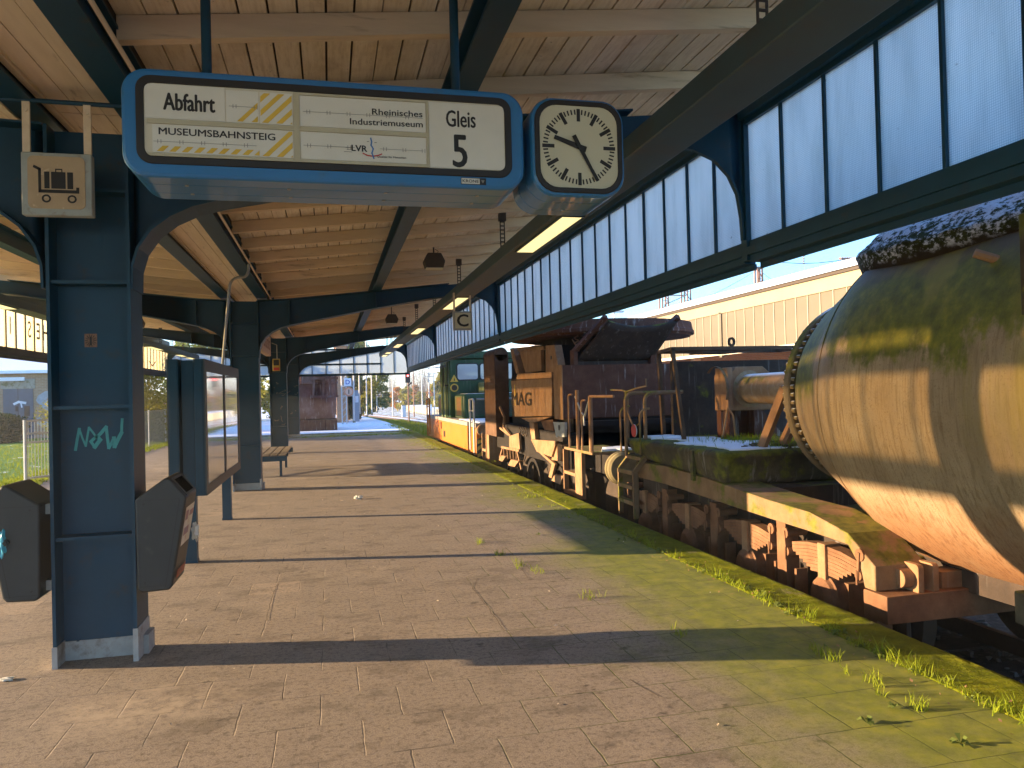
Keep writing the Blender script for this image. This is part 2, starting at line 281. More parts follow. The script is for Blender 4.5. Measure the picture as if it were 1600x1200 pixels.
def mat_brick(name, a, b, mo, ax='y'):
    n = NT(name); br = n.t.nodes.new('ShaderNodeTexBrick'); cv = n.t.nodes.new('ShaderNodeCombineXYZ')
    n.t.links.new(n.m('ADD', n.x, n.y), cv.inputs[0]); n.t.links.new(n.z, cv.inputs[1]); n.t.links.new(cv.outputs[0], br.inputs['Vector'])
    br.inputs['Scale'].default_value = 1; br.inputs['Brick Width'].default_value = .25; br.inputs['Row Height'].default_value = .08; br.inputs['Mortar Size'].default_value = .008
    for k, c in ((1, a), (2, b), (3, mo)): br.inputs[k].default_value = tuple(c) + (1,)
    return n.end(n.bsdf(br.outputs[0], .9, 0, None))
MT['brick'] = mat_brick('tan_brick', (.42, .27, .16), (.34, .21, .12), (.45, .37, .29))
MT['brick_o'] = mat_brick('orange_brick', (.5, .24, .1), (.42, .2, .09), (.45, .36, .28))
MT['door'] = simple('grey_blue_door', (.09, .13, .18), (.07, .1, .14), 5, .6, 0, .1)
MT['panel_far'] = simple('cream_cladding', (.145, .115, .07), (.12, .095, .055), .35, .6, 0, .05, stretch=(1, 1, 3))
MT['mast'] = simple('rusty_mast', (.3, .15, .09), (.22, .12, .08), 8, .8)
MT['pale_post'] = simple('pale_post', (.6, .6, .58), (.5, .5, .48), 8, .6, .1)
MT['wire'] = simple('wire', (.08, .08, .09), None, 8, .5, .5, 0)
MT['rail'] = simple('rail_steel', (.12, .08, .06), (.09, .06, .05), 8, .5, .5)
MT['winglass'] = NT('window_glass').end(NT('tmp').bsdf((.5, .5, .5))) if False else simple('window_glass', (.55, .6, .64), (.4, .45, .48), 1.5, .08, 0, 0, coat=1)
def mat_case():
    n = NT('display_glass'); g = n.noise(2.6, 4, .5, (1, 1, 1.3)); col = n.ramp(g, (.3, (.42, .36, .22)), (.5, (.62, .56, .42)), (.7, (.74, .7, .6)))
    return n.end(n.bsdf(col, .06, 0, None, 1.0, spec=.8))
MT['case'] = mat_case()

# ------------------------------------------------------------------ mesh helpers
ORG = {}
class MB:
    def __init__(s): s.v = []; s.f = []
    def add(s, vs, fs): o = len(s.v); s.v += [tuple(p) for p in vs]; s.f += [tuple(i + o for i in f) for f in fs]; return s
    def hexa(s, p): return s.add(p, [(0, 3, 2, 1), (4, 5, 6, 7), (0, 1, 5, 4), (1, 2, 6, 5), (2, 3, 7, 6), (3, 0, 4, 7)])
    def box(s, x0, x1, y0, y1, z0, z1): return s.hexa([(x0, y0, z0), (x1, y0, z0), (x1, y1, z0), (x0, y1, z0), (x0, y0, z1), (x1, y0, z1), (x1, y1, z1), (x0, y1, z1)])
    def beam(s, p, q, w, h, up=(0, 0, 1)):
        p = Vector(p); q = Vector(q); d = (q - p).normalized(); u = Vector(up)
        if abs(d.dot(u)) > .98: u = Vector((0, 1, 0))
        a = d.cross(u).normalized(); b = a.cross(d).normalized(); a *= w / 2; b *= h / 2
        return s.hexa([p - a - b, p + a - b, q + a - b, q - a - b, p - a + b, p + a + b, q + a + b, q - a + b])
    def prism(s, poly, ax, a, b):
        mk = {'x': lambda u, v, w: (w, u, v), 'y': lambda u, v, w: (u, w, v), 'z': lambda u, v, w: (u, v, w)}[ax]
        n = len(poly); vs = [mk(u, v, a) for u, v in poly] + [mk(u, v, b) for u, v in poly]
        return s.add(vs, [tuple(range(n))[::-1], tuple(range(n, 2 * n))] + [(i, (i + 1) % n, (i + 1) % n + n, i + n) for i in range(n)])
    def ring(s, outer, inner, ax, a, b):
        mk = {'x': lambda u, v, w: (w, u, v), 'y': lambda u, v, w: (u, w, v), 'z': lambda u, v, w: (u, v, w)}[ax]
        n = len(outer); vs = [mk(*p, a) for p in outer] + [mk(*p, a) for p in inner] + [mk(*p, b) for p in outer] + [mk(*p, b) for p in inner]; fs = []
        for i in range(n):
            j = (i + 1) % n; fs += [(i, j, j + n, i + n), (i + 2 * n, i + 3 * n, j + 3 * n, j + 2 * n), (i, i + 2 * n, j + 2 * n, j), (i + n, j + n, j + 3 * n, i + 3 * n)]
        return s.add(vs, fs)
    def tube(s, pts, r, n=8, r2=None):
        pts = [Vector(p) for p in pts]; m = len(pts); vs = []; prev = None
        for i, p in enumerate(pts):
            d = (pts[min(i + 1, m - 1)] - pts[max(i - 1, 0)]).normalized()
            if prev is None: u = Vector((0, 0, 1)) if abs(d.z) < .9 else Vector((1, 0, 0))
            else: u = prev
            a = (u - d * u.dot(d)).normalized(); prev = a; b = d.cross(a); rr = r if r2 is None else r + (r2 - r) * i / (m - 1)
            vs += [p + (a * math.cos(t) + b * math.sin(t)) * rr for t in (2 * PI * k / n for k in range(n))]
        fs = [tuple(range(n))[::-1], tuple(range(n * (m - 1), n * m))]
        for i in range(m - 1): fs += [(i * n + k, i * n + (k + 1) % n, (i + 1) * n + (k + 1) % n, (i + 1) * n + k) for k in range(n)]
        return s.add(vs, fs)
    def lathe(s, prof, ax, c, n=32, a0=0, a1=2 * PI):
        full = abs(a1 - a0 - 2 * PI) < 1e-6; k = n if full else n + 1; vs = []
        for t, r in prof:
            for i in range(k):
                a = a0 + (a1 - a0) * i / n; u, v = r * math.cos(a), r * math.sin(a)
                vs.append({'x': (t, c[0] + u, c[1] + v), 'y': (c[0] + u, t, c[1] + v), 'z': (c[0] + u, c[1] + v, t)}[ax])
        fs = []
        for j in range(len(prof) - 1):
            for i in range(n): i2 = (i + 1) % k; fs.append((j * k + i, j * k + i2, (j + 1) * k + i2, (j + 1) * k + i))
        if full:
            if prof[0][1] > 1e-4: fs.append(tuple(range(k)))
            if prof[-1][1] > 1e-4: fs.append(tuple(range((len(prof) - 1) * k, len(prof) * k)))
        return s.add(vs, fs)
    def cyl(s, p, q, r, n=16, r2=None): return s.tube([p, q], r, n, r2)
    def quad(s, a, b, c, d): return s.add([a, b, c, d], [(0, 1, 2, 3)])
    def build(s, name, mat, parent=None, bevel=0, smooth=.6, seg=2, fix=True, origin=None):
        if parent is not None: org = ORG[parent]
        elif origin is not None: org = Vector(origin)
        else:
            lo = [min(p[i] for p in s.v) for i in range(3)]; hi = [max(p[i] for p in s.v) for i in range(3)]
            org = Vector(((lo[0] + hi[0]) / 2, (lo[1] + hi[1]) / 2, lo[2]))
        me = bpy.data.meshes.new(name); me.from_pydata([(p[0] - org.x, p[1] - org.y, p[2] - org.z) for p in s.v], [], s.f)
        if fix or smooth:
            bm = bmesh.new(); bm.from_mesh(me)
            if fix: bmesh.ops.remove_doubles(bm, verts=bm.verts, dist=1e-5); bmesh.ops.recalc_face_normals(bm, faces=bm.faces)
            bm.to_mesh(me); bm.free()
        if smooth:
            me.polygons.foreach_set('use_smooth', [True] * len(me.polygons)); me.set_sharp_from_angle(angle=smooth)
        me.materials.append(MT[mat] if isinstance(mat, str) else mat)
        o = bpy.data.objects.new(name, me); C.objects.link(o); ORG[o] = org
        if parent is not None: o.parent = parent
        else: o.location = org
        if bevel:
            b = o.modifiers.new('bevel', 'BEVEL'); b.width = bevel; b.segments = seg; b.limit_method = 'ANGLE'; b.angle_limit = .6; b.harden_normals = False
        return o
def thing(name, loc, label, cat, group=None):
    o = bpy.data.objects.new(name, None); C.objects.link(o); o.location = loc; ORG[o] = Vector(loc); o.empty_display_size = .2
    return tag(o, label, cat, group)
def tag(o, label, cat, group=None, kind=None):
    o['label'] = label; o['category'] = cat
    if group: o['group'] = group
    if kind: o['kind'] = kind
    return o
def struct(o): o['kind'] = 'structure'; return o
def stuff(o): o['kind'] = 'stuff'; return o
def copy_tree(o, delta, parent=None):
    c = o.copy(); C.objects.link(c); c.parent = parent
    if parent is None: c.location = o.location + Vector(delta)
    ORG[c] = ORG[o] + Vector(delta)
    for ch in list(o.children): copy_tree(ch, delta, c)
    return c
def rrect(x0, x1, z0, z1, r, n=6):
    pts = []
    for cx, cz, a in ((x1 - r, z1 - r, 0), (x0 + r, z1 - r, PI / 2), (x0 + r, z0 + r, PI), (x1 - r, z0 + r, 1.5 * PI)):
        pts += [(cx + r * math.cos(a + k / n * PI / 2), cz + r * math.sin(a + k / n * PI / 2)) for k in range(n + 1)]
    return pts
def arc(p0, p1, p2, n=8):      # quadratic curve through control point p1
    p0, p1, p2 = (Vector(p) for p in (p0, p1, p2)); return [p0 * (1 - t) ** 2 + p1 * 2 * t * (1 - t) + p2 * t * t for t in (k / n for k in range(n + 1))]
def text(name, body, mat, parent, at, width=None, height=None, u=(1, 0, 0), v=(0, 0, 1), bold=0, depth=.001, align='LEFT'):
    cu = bpy.data.curves.new('glyphs', 'FONT'); cu.body = body; cu.size = 1; cu.offset = 0; cu.extrude = 0; cu.resolution_u = 3
    o = bpy.data.objects.new('glyphs', cu); C.objects.link(o); dg = bpy.context.evaluated_depsgraph_get(); dg.update()
    me = bpy.data.meshes.new_from_object(o.evaluated_get(dg)); bpy.data.objects.remove(o); bpy.data.curves.remove(cu)
    vs = [w.co.copy() for w in me.vertices]; fs = [tuple(p.vertices) for p in me.polygons]; bpy.data.meshes.remove(me)
    x0 = min(p.x for p in vs); x1 = max(p.x for p in vs); y0 = min(p.y for p in vs); y1 = max(p.y for p in vs)
    sy = height / (y1 - y0) if height else width / (x1 - x0); sx = width / (x1 - x0) if width else sy
    u = Vector(u).normalized(); v = Vector(v).normalized(); at = Vector(at)
    dx = {'LEFT': 0, 'CENTER': .5, 'RIGHT': 1}[align] * (x1 - x0)
    m = MB(); H_ = (y1 - y0) * sy; n_ = u.cross(v)
    offs = [(0, 0)] if not bold else [(-bold * H_, 0), (bold * H_, 0), (0, bold * H_ * .7), (0, -bold * H_ * .7), (-bold * H_ * .5, 0), (bold * H_ * .5, 0)]
    for k, (ou, ov) in enumerate(offs): m.add([at + u * ((p.x - x0 - dx) * sx + ou) + v * ((p.y - y0) * sy + ov) + n_ * (.00012 * k) for p in vs], fs)
    return m.build(name, mat, parent, smooth=0, fix=False)
def strip(m, pts, w, nrm):   # flat ribbon of a drawn line on a plane with normal nrm
    nrm = Vector(nrm); pts = [Vector(p) for p in pts]
    side = 1 if nrm.dot(EYE - pts[0]) > 0 else -1
    for k, (a, b) in enumerate(zip(pts[:-1], pts[1:])):
        o = nrm * (side * .0002 * (k + 1)); a = a + o; b = b + o; d = (b - a).normalized(); s = d.cross(nrm).normalized() * w / 2; e = d * w * .35
        m.quad(a - e - s, b + e - s, b + e + s, a - e + s)
    return m

# ================================================================== SETTING: ground, platform, track bed
Y1, S = 5.29, 8.785                       # first visible column and the column spacing
COLY = [Y1 + S * i for i in range(4)]
ROOF0, ROOF1 = -3.5, 31.65
m = MB(); m.quad((-500, -60, -1.02), (500, -60, -1.02), (500, 700, -1.02), (-500, 700, -1.02)); struct(m.build('ground', 'field', smooth=0))
m = MB(); m.box(-6.36, 3.1, -8, 33.2, -1.0, 0); struct(m.build('platform', 'paving', smooth=0))
plat = [o for o in C.objects if o.name == 'platform'][0]
m = MB()
for cr in ([(434, 912), (427, 929), (423, 944), (417, 969)], [(746, 903), (738, 920), (763, 950), (787, 984)], [(819, 877), (814, 888), (825, 903)], [(985, 1062), (1030, 1088)]):
    pts_ = []
    for a, b in zip(cr[:-1], cr[1:]):
        for t in range(4): f = t / 4; pts_.append(AZ(a[0] + (b[0] - a[0]) * f + rnd.uniform(-1.6, 1.6), a[1] + (b[1] - a[1]) * f, .0015))
    pts_.append(AZ(*cr[-1], .0015)); strip(m, pts_, .006, (0, 0, 1))
MT['crack'] = simple('crack_dirt', (.07, .05, .035), (.2, .15, .1), 30, .9); struct(m.build('paving_cracks', 'crack', plat, smooth=0, fix=False))
m = MB(); yy = -8.0
while yy < 33.2:
    d = .04 * rnd.random(); m.box(3.103, 3.5, yy, min(yy + .99, 33.2), -.96, .004 + .006 * rnd.random()); yy += 1.0
struct(m.build('platform_coping', 'moss', smooth=0, bevel=.012))
from mathutils import noise as mn
m = MB(); nx, ny = 14, 460; g = []
for j in range(ny + 1):
    for i in range(nx + 1):
        x = 3.105 + .405 * i / nx; y = 2.3 + 12.5 * j / ny; p = Vector((x * 9, y * 9, 0)); h = .009 + .007 * mn.fractal(p, .8, 2.1, 4) + .004 * mn.noise(Vector((x * 60, y * 60, 1)))
        if i == nx: x += .004; h = -.02
        if i == 0: h = .0
        g.append((x, y, max(h, .0) if i < nx else h))
m.add(g, [(j * (nx + 1) + i, j * (nx + 1) + i + 1, (j + 1) * (nx + 1) + i + 1, (j + 1) * (nx + 1) + i) for j in range(ny) for i in range(nx)]); struct(m.build('moss_cushion', 'moss', smooth=.9, fix=False))
m = MB(); m.box(3.13, 3.47, -8, 33, -1, -.1); m.box(3.5, 3.53, 7.6, 12.5, -.3, -.01); struct(m.build('platform_wall', 'coping_side', smooth=0))
# open end of the platform, bending a little to the left, under snow
m = MB(); pts = []
for k in range(13):
    y = 33.2 + k * 6.0; sft = -((y - 33) / 72.0) ** 2 * 7.5; pts.append((y, -6.4 + sft * .6, 3.5 + sft))
for (ya, la, ra), (yb, lb, rb) in zip(pts[:-1], pts[1:]):
    m.hexa([(la, ya, -1), (ra, ya, -1), (rb, yb, -1), (lb, yb, -1), (la, ya, -.03), (ra, ya, -.03), (rb, yb, -.03), (lb, yb, -.03)])
struct(m.build('open_platform', 'coping_side', smooth=0))
m = MB()
for (ya, la, ra), (yb, lb, rb) in zip(pts[:-1], pts[1:]):
    m.quad((la, ya + (1.6 if ya < 34 else 0), .012), (ra - .06, ya + (.2 if ya < 34 else 0), .012), (rb - .06, yb, .012), (lb, yb, .012))
struct(m.build('snow_on_platform', 'snow', smooth=0))
m = MB(); m.box(-6.3, 3.45, 33.2, 33.32, -.03, .05); struct(m.build('platform_step', 'coping_side', smooth=0))
m = MB(); m.quad((3.5, -30, -.93), (7.4, -30, -.93), (7.4, 33, -.93), (3.5, 33, -.93)); struct(m.build('track_bed', 'ballast', smooth=0))
m = MB(); m.quad((3.2, 33, -.6), (6.6, 33, -.6), (4, 80, -.6), (-3, 80, -.6)); struct(m.build('overgrown_track', 'grassm', smooth=0))
m = MB(); m.box(-40, -6.36, -8, 60, -1, -.14); struct(m.build('lawn', 'grassm', smooth=0))
m = MB()                                                        # stones and leaves lying by the track
for k in range(420):
    x = rnd.uniform(3.6, 6.5); y = rnd.uniform(3.0, 6.5); s_ = rnd.uniform(.012, .04); z = -.925
    m.hexa([(x + rnd.uniform(-s_, 0) + dx * s_, y + dy * s_ + rnd.uniform(-s_, s_) * .4, z + dz * s_) for dz in (0, 1) for dx, dy in ((0, 0), (1, 0), (1, 1), (0, 1))])
stuff(tag(m.build('loose_stone', simple('pale_stone', (.2, .17, .14), (.1, .08, .07), 15, .9), smooth=0), 'loose stones and dead leaves in the dark track bed', 'stones'))

def rail_pair(name, fx, ys, z, gauge=1.435, lab='', grp='railway tracks'):
    t = thing(name, (fx(ys[0]), ys[0], z), lab, 'railway track', grp)
    for sgn in (-1, 1):
        m = MB()
        for ya, yb in zip(ys[:-1], ys[1:]):
            xa, xb = fx(ya) + sgn * gauge / 2, fx(yb) + sgn * gauge / 2
            m.hexa([(xa - .035, ya, z), (xa + .035, ya, z), (xb + .035, yb, z), (xb - .035, yb, z), (xa - .035, ya, z + .15), (xa + .035, ya, z + .15), (xb + .035, yb, z + .15), (xb - .035, yb, z + .15)])
        m.build('rail', 'rail', t, smooth=0)
    m = MB(); y = ys[0]
    while y < min(ys[-1], ys[0] + 62): m.box(fx(y) - 1.3, fx(y) + 1.3, y, y + .26, z - .12, z - .006); y += .65
    m.build('sleeper', 'wheel', t, smooth=0); return t
rail_pair('railway_track', lambda y: 5.3, [-20, 33], -.9, lab='rusty track in the shadow under the wagons beside the platform')
cv = lambda y: 9.6 - ((y - 30) / 60) ** 2 * 4.2
rail_pair('railway_track', cv, [33 + 4 * k for k in range(26)], -.9, lab='curving snowy track leaving the station beyond the orange locomotive')
m = MB()
for k in range(25):
    a, b = 33 + 4 * k, 37 + 4 * k; m.quad((cv(a) - .68, a, -.83), (cv(a) + .68, a, -.83), (cv(b) + .68, b, -.83), (cv(b) - .68, b, -.83))
struct(m.build('snow_between_rails', 'snow', smooth=0))
m = MB(); m.box(11.6, 14.0, 36, 120, -.95, -.1); struct(m.build('far_platform', 'coping_side', smooth=0))
m = MB(); m.quad((11.62, 36, -.085), (13.98, 36, -.085), (13.98, 120, -.085), (11.62, 120, -.085)); struct(m.build('snow_on_far_platform', 'snow', smooth=0))

# ================================================================== CANOPY
XC = -1.43
can = thing('platform_canopy', (XC, 14, 0), 'long dark blue steel platform canopy with plank ceiling and glazed side screens', 'station canopy')
def mir(x): return 2 * XC - x
ARMB = [(-1.19, 2.30), (-1.185, 2.44), (-1.15, 2.56), (-1.07, 2.68), (-.96, 2.77), (-.82, 2.84), (-.66, 2.885), (-.3, 2.96), (.85, 3.19), (2.05, 3.40), (2.5, 3.44), (2.72, 3.41), (2.9, 3.34), (3.02, 3.22), (3.09, 3.08), (3.12, 2.9), (3.13, 2.72)]
ARMT = [(3.16, 3.72), (2.19, 3.62), (.86, 3.48), (-.71, 3.32), (-1.19, 3.30)]
def flange(m, pl, y0, y1, t):       # plate following a line in x-z
    for (xa, za), (xb, zb) in zip(pl[:-1], pl[1:]):
        d = Vector((xb - xa, zb - za)).normalized(); nx, nz = -d.y * t, d.x * t
        m.hexa([(xa, y0, za), (xb, y0, zb), (xb, y1, zb), (xa, y1, za), (xa + nx, y0, za + nz), (xb + nx, y0, zb + nz), (xb + nx, y1, zb + nz), (xa + nx, y1, za + nz)])
for i, yc in enumerate(COLY):
    m = MB(); hw = .15
    m.box(-1.64, -1.20, yc - .008, yc + .008, .12, 3.3)                       # web
    for x in (-1.655, -1.205): m.box(x, x + .02, yc - hw, yc + hw, .12, 3.3 if x < -1.4 else 3.3)
    for sgn in (-1, 1): m.box(-1.56, -1.545, yc - .03 * sgn - .004, yc - .03 * sgn + .004, .12, .125)
    for z in (2.33, 1.56, .76):
        for yy0, yy1 in ((yc - hw + .02, yc - .009), (yc + .009, yc + hw - .02)): m.box(-1.634, -1.206, yy0, yy1, z, z + .022)
    for z in (2.9,): m.box(-1.634, -1.206, yc - hw + .02, yc - .009, z, z + .02)
    col = m.build('column', 'steel', can)
    m = MB(); m.box(-1.642, -1.198, yc - .012, yc + .012, 0, .119)
    for x in (-1.66, -1.21): m.box(x, x + .03, yc - hw - .005, yc + hw + .005, 0, .13 if x < -1.4 else .2)
    m.box(-1.182, -1.15, yc - .02, yc + hw, 0, .12)
    m.build('column_base', 'base', col)
    for side in (1, -1):
        f = (lambda p: p) if side == 1 else (lambda p: (mir(p[0]), p[1]))
        m = MB(); poly = [f(p) for p in ARMB + ARMT]
        # web in vertical slices so that the concave outline stays clean
        bx = [p for p in ARMB]
        def topz(x): 
            tp = ARMT[::-1]
            for (xa, za), (xb, zb) in zip(tp[:-1], tp[1:]):
                if xa <= x <= xb: return za + (zb - za) * (x - xa) / (xb - xa)
            return tp[-1][1] if x > 0 else tp[0][1]
        for a, b in zip(bx[:-1], bx[1:]):
            if b[0] - a[0] < 1e-4: continue
            q = [a, b, (b[0], topz(b[0])), (a[0], topz(a[0]))]; m.prism([f(p) for p in q], 'y', yc - .007, yc + .007)
        a = [f(p) for p in ARMB]; t_ = .016
        flange(m, a[:11], yc - .14, yc + .14, -t_ * side); flange(m, a[10:], yc - .02, yc + .02, -t_ * side)
        flange(m, [f(p) for p in ARMT[1:]], yc - .13, yc + .13, -.014 * side)
        for x in (-.66, .86): xx = f((x, 0))[0]; m.box(xx - .006, xx + .006, yc - .12, yc - .008, 2.9 if x < 0 else 3.2, topz(x) - .02)
        m.build('arm', 'steel', can)
# purlins: two by the valley, one in the middle of each slope, one along each eave
def ibeam(x, z0, z1, w, name='purlin', mat='steel'):
    m = MB(); zt = .018; m.box(x - w / 2, x + w / 2, ROOF0, ROOF1, z0, z0 + zt); m.box(x - w / 2, x + w / 2, ROOF0, ROOF1, z1 - zt, z1); m.box(x - .008, x + .008, ROOF0, ROOF1, z0 + zt, z1 - zt)
    return m.build(name, mat, can, smooth=0)
for side in (1, -1):
    g = (lambda x: x) if side == 1 else mir
    ibeam(g(-1.13), 3.36, 3.58, .18); ibeam(g(.87), 3.485, 3.70, .15)
    m = MB(); x0, x1 = sorted((g(3.10), g(3.24))); m.box(x0, x1, ROOF0, ROOF1 + .1, 3.64, 3.86); m.build('eaves_beam', 'steel', can, smooth=0)
    # conduit along the valley purlin
    m = MB(); m.tube([(g(-1.0), ROOF0, 3.40), (g(-1.0), ROOF1, 3.40)], .013, 8); m.build('conduit', 'lining', can)
    # battens and boards
    k0 = 0; y = 4.37 - 4 * .976
    def zb(x): return 3.615 + .103 * (x if side == 1 else mir(x))
    y = 4.37 - 3 * .976
    while y < 31.6:
        xa, xb = g(-1.05), g(3.1); m = MB()
        m.hexa([(xa, y, zb(xa)), (xb, y, zb(xb)), (xb, y + .07, zb(xb)), (xa, y + .07, zb(xa)), (xa, y, zb(xa) + .13), (xb, y, zb(xb) + .13), (xb, y + .07, zb(xb) + .13), (xa, y + .07, zb(xa) + .13)])
        m.build('batten', 'batten', can, smooth=0); y += .976
    m = MB(); r2 = random.Random(3); nb = 27
    for b in range(nb):
        xa = -1.05 + b * .155; xb = xa + .155 - r2.uniform(.006, .014); xa, xb = g(xa), g(xb); ys = [ROOF0]
        while ys[-1] < ROOF1: ys.append(min(ROOF1, ys[-1] + r2.uniform(3.2, 5.5)))
        for ya, yb in zip(ys[:-1], ys[1:]):
            e = r2.uniform(0, .006)
            m.hexa([(xa, ya, zb(xa) + .131 + e), (xb, ya, zb(xb) + .131 + e), (xb, yb - .006, zb(xb) + .131 + e), (xa, yb - .006, zb(xa) + .131 + e), (xa, ya, zb(xa) + .16), (xb, ya, zb(xb) + .16), (xb, yb - .006, zb(xb) + .16), (xa, yb - .006, zb(xa) + .16)])
    m.build('ceiling_boards', 'wood', can, smooth=0)
    m = MB(); xa, xb = g(-1.2), g(3.35); m.hexa([(xa, ROOF0, zb(xa) + .163), (xb, ROOF0, zb(xb) + .163), (xb, ROOF1 + .2, zb(xb) + .163), (xa, ROOF1 + .2, zb(xa) + .163), (xa, ROOF0, zb(xa) + .22), (xb, ROOF0, zb(xb) + .22), (xb, ROOF1 + .2, zb(xb) + .22), (xa, ROOF1 + .2, zb(xa) + .22)])
    m.build('roof_deck', 'strap', can, smooth=0)
m = MB()
for b in range(3):
    xa = -1.64 + b * .142
    for k in range(12): y = ROOF0 + k * 2.95; m.box(xa, xa + .136, y, min(y + 2.94, ROOF1), 3.44 + rnd.uniform(0, .004), 3.47)
m.box(-1.66, -1.62, ROOF0, ROOF1, 3.42, 3.44); m.box(-1.24, -1.20, ROOF0, ROOF1, 3.42, 3.44)
m.build('valley_lining', 'lining', can, smooth=0)
m = MB(); m.box(-1.8, -1.06, ROOF0, ROOF1 + .2, 3.6, 3.7); m.build('valley_gutter', 'strap', can, smooth=0)
# glazed screens, one frame per bay, every pane a sub-part
PW = S / 18
def screen(side, bay, ya, panes, mat):
    g = (lambda x: x) if side == 1 else mir; gx = g(3.17); m = MB()
    y0, y1 = ya + .04, ya + S - .04
    def bx(xa, xb, *r): xa, xb = sorted((g(xa), g(xb))); m.box(xa, xb, *r)
    bx(3.15, 3.19, y0, y1, 2.66, 2.71); bx(3.13, 3.21, y0, y1, 2.60, 2.66); bx(3.155, 3.25, y0, y1, 2.545, 2.60); bx(3.24, 3.26, y0, y1, 2.50, 2.545)
    bx(3.14, 3.20, y0, y1, 3.60, 3.64)
    for k in range(1, 18): y = ya + k * PW; bx(3.148, 3.192, y - .011, y + .011, 2.71, 3.60)
    fr = m.build('glazing_frame', 'steel' if side == 1 else 'steel_grey', can, smooth=0)
    m2 = MB()
    for k in range(18):
        y = ya + k * PW; a = y + (.045 if k == 0 else .012); b = y + PW - (.045 if k == 17 else .012)
        mm = MB() if panes else m2; e = rnd.uniform(-.004, .004)
        mm.hexa([(gx - .003 + e, a, 2.711), (gx + .003 + e, a, 2.711), (gx + .003 - e, b, 2.711), (gx - .003 - e, b, 2.711), (gx - .003 + e, a, 3.599), (gx + .003 + e, a, 3.599), (gx + .003 - e, b, 3.599), (gx - .003 - e, b, 3.599)])
        if panes and not (side == 1 and bay == 0 and k < 9): mm.build('pane', mat, fr, smooth=0)
        elif panes: m2.v += []; 
    if not panes: stuff(m2.build('pane', mat, fr, smooth=0))
    return fr
frames = {}
for bay in range(4):
    ya = Y1 + S * (bay - 1)
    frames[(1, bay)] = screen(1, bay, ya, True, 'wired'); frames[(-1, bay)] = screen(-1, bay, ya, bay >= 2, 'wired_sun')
for i in range(-1, 4):
    y = Y1 + S * i; m = MB()
    for side in (1, -1):
        g = (lambda x: x) if side == 1 else mir
        xa, xb = sorted((g(3.13), g(3.21))); m.box(xa, xb, y - .039, y + .039, 2.56, 3.64)
        m.build('screen_post', 'steel', can, smooth=0); m = MB()
# end screen of the canopy
EY = ROOF1 + .1
m = MB(); m.box(mir(3.2), 3.2, EY - .04, EY + .04, 2.42, 2.5); m.box(mir(3.2), 2.1, EY - .03, EY + .03, 2.86, 2.92)
xs = [3.15 - .545 * k for k in range(18)]
for x in xs: m.box(x - .012, x + .012, EY - .02, EY + .02, 2.5, 3.5 + .05 * abs(x - XC) / 4)
m.box(mir(3.2), 3.2, EY - .03, EY + .03, 3.46, 3.52)
ef = m.build('end_screen_frame', 'steel', can, smooth=0)
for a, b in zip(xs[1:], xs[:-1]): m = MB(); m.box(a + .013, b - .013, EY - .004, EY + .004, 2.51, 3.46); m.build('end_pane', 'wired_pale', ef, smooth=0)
# letters on the outside of the left panes, seen mirrored, and a red mark
fr = frames[(-1, 2)]; gx = mir(3.17)
for px_, ch in ((9, 'I'), (39, 'S'), (54, 'E'), (67.5, 'H')):
    p = AX(px_, 527, gx - .006); ya_ = Y1 + S; yc_ = ya_ + (math.floor((p.y - ya_) / PW) + .5) * PW; text('pane_letter', ch, 'faded', fr, (gx - .008, yc_ + (.1 if ch != 'I' else .03), 2.98), height=.34, u=(0, -1, 0), v=(0, 0, 1), bold=.01)
fr3 = frames[(-1, 3)]; m = MB(); p = AX(238, 572, gx + .006)
strip(m, [(gx + .006, p.y - .5, 2.98), (gx + .006, p.y, 2.82), (gx + .006, p.y + .55, 3.0)], .05, (1, 0, 0)); strip(m, [(gx + .006, p.y, 3.45), (gx + .006, p.y, 2.85)], .03, (1, 0, 0))
m.build('red_mark', 'red', fr3, smooth=0, fix=False)
# spray tag and sticker on the first column
cb = [o for o in can.children if o.name.startswith('column')][0]
def on_col(px_, py_): q = AY(px_, py_, COLY[0] - .0095); return (q.x, q.y, q.z)
m = MB()
T = [[(118, 703), (124, 670), (134, 697), (139, 668), (151, 684), (166, 667), (170, 700), (178, 684), (179, 698), (190, 676), (191, 655)], [(142, 690), (151, 682), (157, 687), (148, 699), (142, 690)]]
for t_ in T:
    for a_, b_ in zip(t_[:-1], t_[1:]): strip(m, [on_col(*a_), on_col((a_[0] + b_[0]) / 2 + rnd.uniform(-.6, .6), (a_[1] + b_[1]) / 2), on_col(*b_)], rnd.uniform(.011, .023), (0, 1, 0))
m.build('spray_tag', 'teal', cb, smooth=0, fix=False)
m = MB(); q = on_col(142, 532); m.box(q[0] - .036, q[0] + .036, q[1] - .001, q[1], q[2] - .042, q[2] + .042)
stk = m.build('sticker', simple('brown_sticker', (.3, .17, .1), (.16, .08, .05), 60, .7), cb, smooth=0)
m = MB()
for k in range(14):
    a = k * 2 * PI / 14; strip(m, [(q[0] + math.cos(a) * .016, q[1] - .0025, q[2] + math.sin(a) * .018), (q[0] + math.cos(a) * .032, q[1] - .0025, q[2] + math.sin(a) * .037)], .004, (0, 1, 0))
strip(m, [(q[0], q[1] - .0025, q[2] - .025), (q[0], q[1] - .0025, q[2] + .02)], .012, (0, 1, 0)); m.build('sticker_print', 'black', stk, smooth=0, fix=False)
